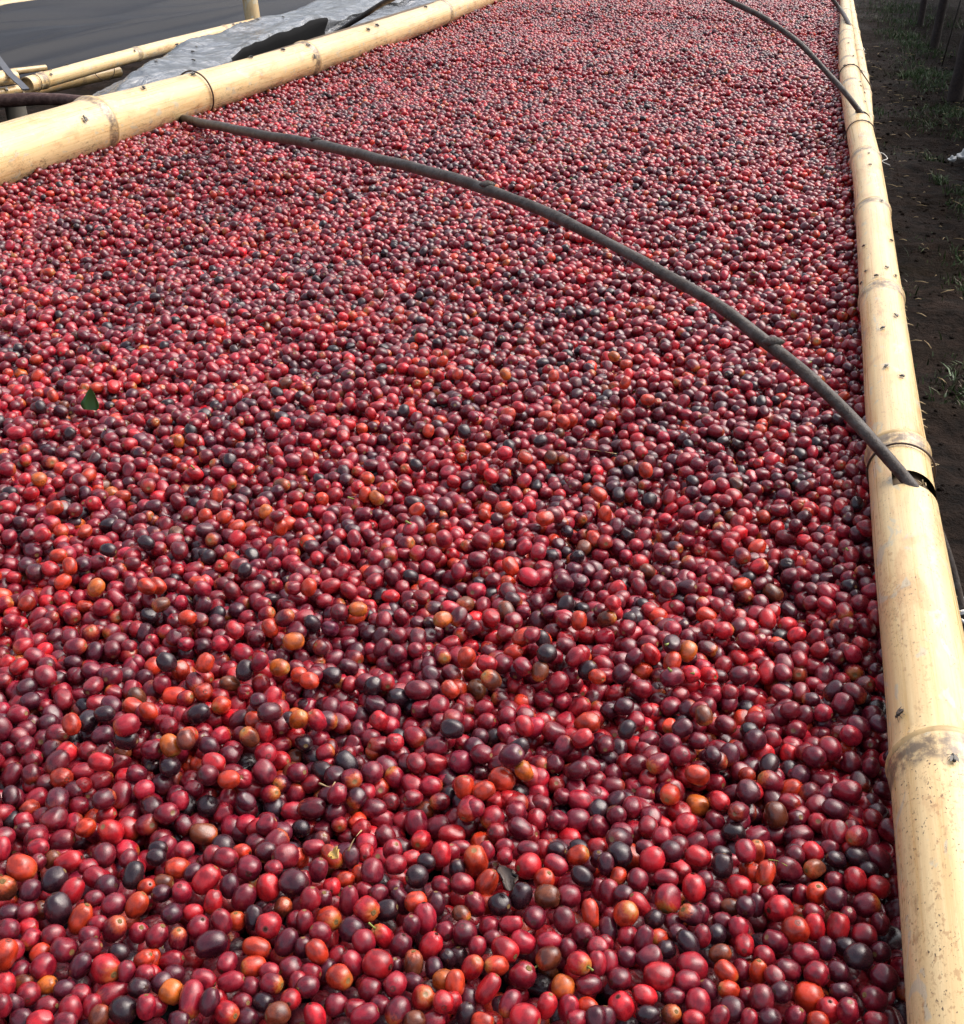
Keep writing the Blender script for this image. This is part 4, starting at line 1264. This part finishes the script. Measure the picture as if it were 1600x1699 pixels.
# ------------------------------------------------------------------ litter on the cherries
def leaf_mesh(L, W, curl, fold, n=8, jag=0.0, seed=0, tri=False):
    rr = random.Random(seed)
    V, F = [], []
    for s in (0, 1):
        for i in range(n + 1):
            u_ = i / n
            w_ = W * (math.sin(math.pi * min(1, u_ * .92 + .08)) ** .8) * (1 - .25 * u_)
            if tri: w_ = W * min(1, .55 + u_ * 2.2) * (1.0 - u_) ** .75 + .0002
            for k in (-1, -.5, 0, .5, 1):
                j = 1 + rr.uniform(-jag, jag)
                V.append((k * w_ * j, u_ * L, abs(k) * fold * w_ + curl * L * u_ * u_ - s * .0006))
    m = 5 * (n + 1)
    for s in (0, 1):
        for i in range(n):
            for k in range(4):
                a = s * m + i * 5 + k
                q = (a, a + 1, a + 6, a + 5)
                F.append(q if s == 0 else q[::-1])
    for i in range(n):
        for k in (0, 4):
            a = i * 5 + k
            F.append((a, a + 5, a + 5 + m, a + m))
    return mesh_from('leaf', V, F)


def place(o, loc, yaxis, zaxis):
    y_ = Vector(yaxis).normalized(); z_ = Vector(zaxis); z_ = (z_ - y_ * z_.dot(y_)).normalized(); x_ = y_.cross(z_)
    o.matrix_world = Matrix.Translation(loc) @ Matrix((x_, y_, z_)).transposed().to_4x4()


lf = new_obj('leaf_scrap', leaf_mesh(.023, .0115, .16, .3, jag=.06, seed=4, tri=True), M['leaf'])
place(lf, at(150, 680, .002), (.02, .35, 1), (.35, -1, .3))
tag(lf, 'small pointed green leaf standing up among the cherries at left', 'leaf')
dl = new_obj('dead_leaf', leaf_mesh(.019, .0050, -.45, .9, jag=.4, seed=8), M['deadleaf'])
place(dl, at(846, 1478, .004), (-.45, .9, .35), (.3, -.3, 1))
tag(dl, 'curled dark dead leaf wedged between the near cherries', 'leaf')
hk = new_obj('husk', leaf_mesh(.010, .0036, .3, .9, jag=.4, seed=2), M['husk'])
place(hk, at(552, 1412, .008), (.7, -.6, .1), (-.2, -.6, 1))
tag(hk, 'torn yellow husk stuck to a near orange cherry', 'husk')


def strand(name, pts_, r, mat, label, cat):
    V, F = tube([(*p, r * (1 - .5 * k / len(pts_))) for k, p in enumerate([tuple(q) for q in catmull([tuple(p) for p in pts_], 5)])], 6)
    return tag(new_obj(name, mesh_from(name, V, F), M[mat]), label, cat)


strand('straw', [at(966, 745, .008), at(995, 748, .012), at(1023, 753, .008)], .0007, 'straw', 'pale dry straw lying on cherries left of the near notch', 'straw')
strand('twig', [at(578, 1412, .004), at(588, 1392, .010), at(600, 1378, .010)], .0008, 'straw', 'thin crooked twig among the near cherries', 'twig')
strand('straw', [at(1276, 1427, .006), at(1292, 1429, .010), at(1306, 1437, .006)], .0006, 'stalk', 'fine reddish stem lying on a wine red cherry near the right rail', 'stem')
strand('straw', [at(530, 1300, .006), at(548, 1306, .011), at(556, 1298, .006)], .0007, 'straw', 'short dry stem above the near yellow husk', 'stem')
# loose stalk bits scattered everywhere
V, F = [], []
top_idx = rng.choice(N, 5000, replace=False)
cnt_ = 0
for i in top_idx:
    p = P[i]
    if p[2] < -.012 or cnt_ > 900: continue
    cnt_ += 1
    b = Vector(p) + Vector((random.uniform(-.5, .5), random.uniform(-1, .2), .8)).normalized() * float(RR[i]) * .98
    d = Vector((random.uniform(-1, 1), random.uniform(-1, 1), random.uniform(-.1, .7))).normalized()
    ln = random.uniform(.003, .0065)
    v, f = tube([(*b, .0007), (*(b + d * ln * .6), .0008), (*(b + d * ln), .0011)], 6)
    F += [tuple(k + len(V) for k in q) for q in f]; V += v
tag(new_obj('loose_stalks', mesh_from('loose_stalks', V, F), M['stalk']), 'tiny green stalk bits scattered over the cherries', 'stalks', kind='stuff')

# ------------------------------------------------------------------ flies
def fly_protos():
    body = []
    for (y_, r_, z_) in ((-.0036, .0002, .0016), (-.0031, .0010, .0017), (-.0018, .0014, .0019), (-.0005, .0010, .0020), (.0004, .0013, .0021), (.0014, .0013, .0021), (.0021, .0006, .0020), (.0026, .0010, .0019), (.0031, .0009, .0018), (.0034, .0002, .0017)):
        body.append((0, y_, z_, r_))
    V, F = tube(body, 10)
    b = mesh_from('fly_body', V, F); b.materials.append(M['fly'])
    b.polygons.foreach_set('use_smooth', [True] * len(b.polygons))
    wings = []
    for s in (-1, 1):
        V = []; n = 6
        for t_ in (0, .00008):
            for k in range(n + 1):
                u_ = k / n
                w_ = .0009 * math.sin(math.pi * (.12 + .86 * u_)) + .0001
                for e in (-1, 1):
                    V.append((s * (.0009 + u_ * .0012) + e * w_, .0010 - u_ * .0052, .0032 - .0006 * u_ + t_))
        F = []
        m = 2 * (n + 1)
        for t_ in (0, 1):
            for k in range(n):
                a = t_ * m + 2 * k
                q = (a, a + 1, a + 3, a + 2); F.append(q if t_ else q[::-1])
        for k in range(n):
            F.append((2 * k, 2 * k + 2, 2 * k + 2 + m, 2 * k + m)); F.append((2 * k + 1, 2 * k + 1 + m, 2 * k + 3 + m, 2 * k + 3))
        w = mesh_from('fly_wing', V, F); w.materials.append(M['wing']); wings.append(w)
    legs = []
    for s in (-1, 1):
        for j, yy in enumerate((.0022, .0006, -.0008)):
            V, F = tube([(0, .0004 + .3 * yy, .0015, .00020), (s * .0018, yy * 1.3, .0022, .00017), (s * .0032, yy * 2.0, .0000, .00012)], 5)
            l = mesh_from('fly_leg', V, F); l.materials.append(M['fly']); legs.append(l)
    return b, wings, legs


FB, FWG, FLG = fly_protos()
bvh_r = BVHTree.FromPolygons([tuple(v) for v in RV], RF)
bvh_l = BVHTree.FromPolygons([tuple(v) for v in LV], LF)
bvh_p = BVHTree.FromPolygons([tuple(v) for v in PV], PF)
bvh_s = BVHTree.FromPolygons([tuple(v) for v in SV], SF)
bvh_n = [BVHTree.FromPolygons([tuple(v) for v in v_], f_) for v_, f_ in npoles]


def fly(px, py, trees, where, k):
    d = ray(px, py).normalized()
    best = None
    for t_ in trees:
        h = t_.ray_cast(CAM, d)
        if h[0] is not None and (best is None or h[3] < best[3]): best = h
    if best is None:
        print('no perch', px, py, where)
        return
    loc, nrm = best[0], best[1]
    if nrm.dot(d) > 0: nrm = -nrm
    o = bpy.data.objects.new('fly', FB); COL.objects.link(o)
    rr = random.Random(k)
    an = rr.uniform(0, 6.28)
    t1 = nrm.orthogonal().normalized(); t2 = nrm.cross(t1)
    y_ = t1 * math.cos(an) + t2 * math.sin(an)
    place(o, loc + nrm * .0002, y_, nrm)
    o.scale = [rr.uniform(.95, 1.25) * FLYS[0]] * 3
    for m_ in FWG:
        c = bpy.data.objects.new('wing', m_); COL.objects.link(c); c.parent = o
    for m_ in FLG:
        c = bpy.data.objects.new('leg', m_); COL.objects.link(c); c.parent = o
    tag(o, where, 'fly', 'flies resting around the bed')


FLYS = [1.0]
R_FLIES = [(1582, 1262, 'fly on the right rail just below the nearest big ring'), (1497, 1187, 'dark fly sitting on the nearest ring of the right rail'),
           (1471, 445, 'largest of the flies clustered above the third ring, right rail'), (1438, 451, 'fly at the left of the cluster above the third ring, right rail'),
           (1485, 459, 'fly at the right of the cluster above the third ring, right rail'), (1455, 459, 'fly on the third ring of the right rail, middle of it'),
           (1431, 470, 'fly at the left end of the third ring, right rail'), (1486, 525, 'fly below the third ring near the outer edge, right rail'),
           (1465, 546, 'fly below the third ring near the middle, right rail'), (1471, 610, 'fly in the middle of the right rail above the second ring'),
           (1496, 626, 'fly near the outer edge above the second ring, right rail'), (1478, 400, 'fly on the outer edge between the third and fourth ring'),
           (1435, 409, 'round dark fly left of centre between third and fourth ring'), (1463, 334, 'fly on the fourth ring of the right rail'),
           (1442, 255, 'upper of two flies below the fifth ring, right rail'), (1444, 274, 'lower of two flies below the fifth ring, right rail'),
           (1441, 203, 'fly on the wire below the middle stick, right rail'), (1435, 169, 'fly above the middle notch on the right rail'),
           (1434, 154, 'tiny fly halfway between middle notch and next ring up'), (1428, 143, 'lower of the pair just under the sixth ring, right rail'),
           (1427, 136, 'upper of the pair just under the sixth ring, right rail'), (1417, 107, 'fly above the sixth ring at the right, far rail'),
           (1402, 109, 'fly above the sixth ring at the left, far rail'), (1416, 93, 'fly on the seventh ring of the right rail'), (1408, 72, 'farthest fly alone on a pale segment of the right rail')]
L_FLIES = [(238, 148, 'fly left of the dark wire on the thick left rail'), (320, 125, 'fly right of the dark wire on the thick left rail'),
           (139, 198, 'fly on the nearest ring of the thick left rail'), (416, 97, 'leftmost of four flies before the middle ring, left rail'),
           (469, 84, 'second of four flies before the middle ring, left rail'), (511, 76, 'upper fly closest to the middle ring, left rail'),
           (520, 94, 'lower fly closest to the middle ring, left rail'), (610, 50, 'left one of the pair past the middle ring, left rail'),
           (625, 43, 'right one of the pair past the middle ring, left rail'), (706, 13, 'fly on the far part of the left rail by the top edge')]
P_FLIES = [(1419, 16, 'upper fly on the thin outer pole, top right'), (1431, 97, 'lower fly on the thin outer pole, top right'), (1430, 118, 'fly on the lashed ring of the thin outer pole')]
S_FLIES = [(259, 103, 'fly nearest the left tip of the grey plastic'), (279, 87, 'large dark fly on the left edge of the grey plastic'),
           (294, 75, 'fly where the slim pole meets the grey plastic'), (326, 79, 'fly high on the left part of the grey plastic'), (320, 87, 'fly just below another on the grey plastic'),
           (321, 101, 'dark fly low on the grey plastic near the rail'), (387, 41, 'fly on the upper slope of the grey plastic'), (428, 33, 'fly on the grey plastic below the bamboo post'),
           (470, 29, 'fly at the end of the dark fold in the plastic')]
N_FLIES = [(223, 85, 'fly on the slim pole close to the plastic sheet'), (112, 108, 'fly on top of the slim pole, far left'), (84, 116, 'upper of two flies on the slim pole'),
           (84, 124, 'lower of two flies on the slim pole'), (16, 128, 'fly on the upper pole end at the left edge'), (10, 149, 'fly on the lower pole end at the left edge')]
k = 0
for lst, trees, sc_ in ((R_FLIES, [bvh_r, bvh_p], .80), (L_FLIES, [bvh_l], 2.0), (P_FLIES, [bvh_p, bvh_r], .9), (S_FLIES, [bvh_s] + bvh_n, 1.5), (N_FLIES, bvh_n, 1.25)):
    FLYS[0] = sc_
    for px, py, w in lst:
        k += 1
        fly(px, py, trees, w, k)

# ------------------------------------------------------------------ right side: posts, third bed, grass, litter
def post(px, py, r, label, top=-.03, seed=0, lean=(0, 0)):
    b = at(px, py, GZ)
    path = [(b.x, b.y, GZ - .1, r * 1.12), (b.x + lean[0] * .3, b.y + lean[1] * .3, GZ + .3, r), (b.x + lean[0] * .7, b.y + lean[1] * .7, GZ + .6, r * .96), (b.x + lean[0], b.y + lean[1], top, r * .92)]
    V, F = tube(catmull(path, 6), 12, True, .12, seed)
    return tag(new_obj('wooden_post', mesh_from('wooden_post', V, F), M['post']), label, 'post', 'posts of the bed on the right')


post(1584, 165, .050, 'nearest dark wooden post at the right edge', seed=3, lean=(.05, .05))
post(1549, 82, .040, 'second dark wooden post, beyond the nearest one', seed=8, lean=(.03, 0))
post(1527, 42, .034, 'third and farthest thin dark post by the top edge', seed=12)
b = at(1563, 110, GZ)
V, F = tube([(b.x, b.y, GZ, .006), (b.x + .05, b.y, GZ + .5, .006), (b.x + .11, b.y, -.05, .006)], 8)
tag(new_obj('thin_stake', mesh_from('thin_stake', V, F), M['stick']), 'thin leaning stake between the two right posts', 'stake')
# bed they carry: rail, net and a plastic skirt hanging below it
o, v_, f_ = culm('bamboo_pole', [(1.17, 5.5, .0, .028), (1.18, 9, .0, .028), (1.20, 18, .0, .028)], (.2, .4, .6, .8), M['bamboo_old'], segs=16, step=.2, seed=41)
tag(o, 'bamboo pole of the bed carried by the dark posts, right', 'bamboo pole')
net('shade_net', 1.18, 2.5, 5.5, 18, lambda x_, y_: .03 - .05 * math.sin((x_ - 1.18) * 2.3), 'black shade net of the bed on the right', (12, 40))


def skirt(name, mat, zt, zb, x0, amp, label, y0=5.5, y1=14.0, parent=None):
    V, F = [], []
    ny, nz_ = 120, 10
    for j in range(ny + 1):
        yy = y0 + (y1 - y0) * j / ny
        for i in range(nz_ + 1):
            u_ = i / nz_
            V.append((x0 + amp * u_ * math.sin(yy * 9 + 2 * noise.noise(Vector((yy * 2, 0, 3)))) + .02 * noise.noise(Vector((yy * 8, u_ * 4, 1))), yy,
                      zt + (zb - zt) * u_ + .05 * u_ * noise.noise(Vector((yy * 1.4, 3, 0)))))
    for j in range(ny):
        for i in range(nz_):
            a = j * (nz_ + 1) + i
            F.append((a, a + 1, a + nz_ + 2, a + nz_ + 1))
    o = new_obj(name, mesh_from(name, V, F), M[mat], parent)
    return tag(o, label, 'plastic sheet') if parent is None else o


skirt('plastic_sheet', 'film_shade', .0, -.33, 1.15, .03, 'black plastic hanging from the bed at the top right corner', 5.5, 10.5)
skirt('plastic_sheet', 'plastic', .01, -.25, 1.13, .02, 'pale crumpled plastic hem at the top right corner', 6.4, 10.5)

# grass and weeds on the wet path
V, F, T = [], [], []


def blade(bx, by, h, w, dx, dy, tone):
    z0 = GZ + ground_h(bx, by) - .004
    i0 = len(V)
    an = random.uniform(0, math.pi)
    ux, uy = math.cos(an) * w, math.sin(an) * w
    for u_, ww in ((0, 1.0), (.45, .85), (.8, .5)):
        cx, cy, cz = bx + dx * h * u_ ** 1.6, by + dy * h * u_ ** 1.6, z0 + h * (u_ - .25 * (dx * dx + dy * dy) * u_ * u_)
        V.append((cx - ux * ww, cy - uy * ww, cz)); V.append((cx + ux * ww, cy + uy * ww, cz))
        T.extend((tone, tone))
    V.append((bx + dx * h, by + dy * h, z0 + h * (1 - .25 * (dx * dx + dy * dy)))); T.append(tone)
    F.append((i0, i0 + 1, i0 + 3, i0 + 2)); F.append((i0 + 2, i0 + 3, i0 + 5, i0 + 4)); F.append((i0 + 4, i0 + 5, i0 + 6))


def tuft(px, py, n, h, spread, dead=.12):
    c = at(px, py, GZ)
    for _ in range(int(n * 2.2)):
        bx, by = random.gauss(c.x, spread), random.gauss(c.y, spread * 1.8)
        blade(bx, by, h * .62 * random.uniform(.3, 1.15), random.uniform(.0010, .0026) * (1 + c.y * .05), random.gauss(0, .55), random.gauss(0, .55),
              1.0 if random.random() < dead else random.uniform(.1, .85))


for (px, py, n, h, s) in ((1495, 40, 90, .10, .12), (1500, 62, 160, .10, .10), (1520, 78, 160, .09, .10), (1485, 55, 90, .08, .10), (1540, 92, 120, .09, .09), (1512, 102, 100, .07, .09), (1530, 120, 200, .09, .09),
                          (1515, 130, 140, .08, .08), (1545, 145, 160, .08, .08), (1562, 128, 120, .10, .07), (1570, 185, 120, .07, .07), (1590, 195, 140, .07, .07), (1455, 186, 60, .06, .05), (1540, 210, 100, .06, .07),
                          (1525, 190, 60, .06, .07), (1590, 225, 60, .06, .05), (1560, 300, 40, .09, .03), (1545, 262, 36, .07, .04), (1600, 320, 120, .06, .05), (1596, 345, 70, .05, .05), (1606, 430, 70, .06, .05), (1604, 480, 70, .06, .04),
                          (1575, 640, 46, .05, .06), (1602, 655, 60, .05, .05), (1600, 600, 30, .05, .04), (1480, 20, 120, .09, .14),
                          (1510, 12, 160, .10, .16), (1460, 30, 60, .07, .12), (1470, 8, 110, .09, .2), (1535, 30, 120, .1, .15), (1575, 40, 100, .1, .15), (1500, 480, 20, .03, .06), (1520, 400, 22, .03, .08), (1500, 250, 40, .04, .1)):
    tuft(px, py, n, h, s)
for _ in range(1500):
    bx, by = random.uniform(.1, 3.0), random.uniform(1.6, 18)
    if noise.noise(Vector((bx * .9, by * .5, 3))) < .12: continue
    blade(bx, by, random.uniform(.015, .06), .003, random.gauss(0, .7), random.gauss(0, .7), random.random())
me = mesh_from('grass', V, F)
at_ = me.attributes.new('tone', 'FLOAT', 'POINT'); at_.data.foreach_set('value', np.array(T, 'f'))
tag(new_obj('grass', me, M['grass']), 'patchy green grass and weeds on the dark path', 'grass', kind='stuff')
# straw, clods and leaf scraps on the soil
V, F = [], []
for _ in range(420):
    bx, by = random.uniform(.15, 1.5), random.uniform(1.8, 12)
    z0 = GZ + ground_h(bx, by) + .003
    an = random.uniform(0, 6.28); ln = random.uniform(.01, .07)
    d = Vector((math.cos(an), math.sin(an), random.uniform(-.05, .25)))
    v, f = tube([(bx, by, z0, .0012), (*(Vector((bx, by, z0)) + d * ln * .5 + Vector((0, 0, .003))), .0016), (*(Vector((bx, by, z0)) + d * ln), .0008)], 5)
    F += [tuple(i + len(V) for i in q) for q in f]; V += v
tag(new_obj('straw_litter', mesh_from('straw_litter', V, F), M['straw']), 'bits of dry straw strewn on the dark soil', 'straw', kind='stuff')
V, F = [], []
ico = bmesh.new(); bmesh.ops.create_icosphere(ico, subdivisions=1, radius=1)
iv = [v.co.copy() for v in ico.verts]; ico.verts.index_update(); if_ = [tuple(v.index for v in f.verts) for f in ico.faces]; ico.free()
for _ in range(2200):
    bx, by = random.uniform(.1, 1.6), 1.7 + 10 * random.random() ** 1.6
    r_ = random.uniform(.003, .010) * (1 + .05 * by)
    c = Vector((bx, by, GZ + ground_h(bx, by) + r_ * .15)); of = Vector((random.random() * 30, 0, 0))
    b0 = len(V)
    for q in iv:
        V.append(c + Vector((q.x, q.y * random.uniform(.8, 1.2), q.z * .6)) * r_ * (1 + .35 * noise.noise(q * 1.5 + of)))
    F += [tuple(i + b0 for i in q) for q in if_]
tag(new_obj('soil_clods', mesh_from('soil_clods', V, F), M['soil']), 'crumbly dark soil clods on the path', 'soil', kind='stuff')
# white plastic scrap
c = at(1592, 268, GZ)
V, F = [], []
n1_, n2_ = 26, 14
for j in range(n2_ + 1):
    for i in range(n1_):
        an = 2 * math.pi * i / n1_; u_ = j / n2_
        r_ = .075 * math.sin(math.pi * (.04 + .92 * u_)) ** .7
        p = Vector((math.cos(an) * r_, math.sin(an) * r_ * .8, (.10 * u_)))
        p *= 1 + .45 * noise.noise(p * 22)
        V.append(c + Vector((.03, 0, .005)) + p * .62)
for j in range(n2_):
    for i in range(n1_):
        F.append((j * n1_ + i, j * n1_ + (i + 1) % n1_, (j + 1) * n1_ + (i + 1) % n1_, (j + 1) * n1_ + i))
bag = new_obj('plastic_bag', mesh_from('plastic_bag', V, F), M['bag'])
v2 = [(p - c - Vector((.03, 0, .005))) * .5 + c + Vector((-.040, -.02, .0)) for p in V]
new_obj('bag_corner', mesh_from('bag_corner', v2, F), M['bag'], bag)
tag(bag, 'crumpled white plastic bag on the soil at the right edge', 'plastic bag')
# pale stake under the left stick
A = at(28, 186, -.10)
V, F = tube([(A.x, A.y, GZ - .1, .030), (A.x, A.y, -.5, .030), (A.x, A.y, A.z + .03, .029)], 10, True, .08, 4)
tag(new_obj('bed_post', mesh_from('bed_post', V, F), flat_mat('grey_wood', (.20, .18, .15), .8, nscale=25)), 'pale weathered post below the red-brown stick, left edge', 'post')
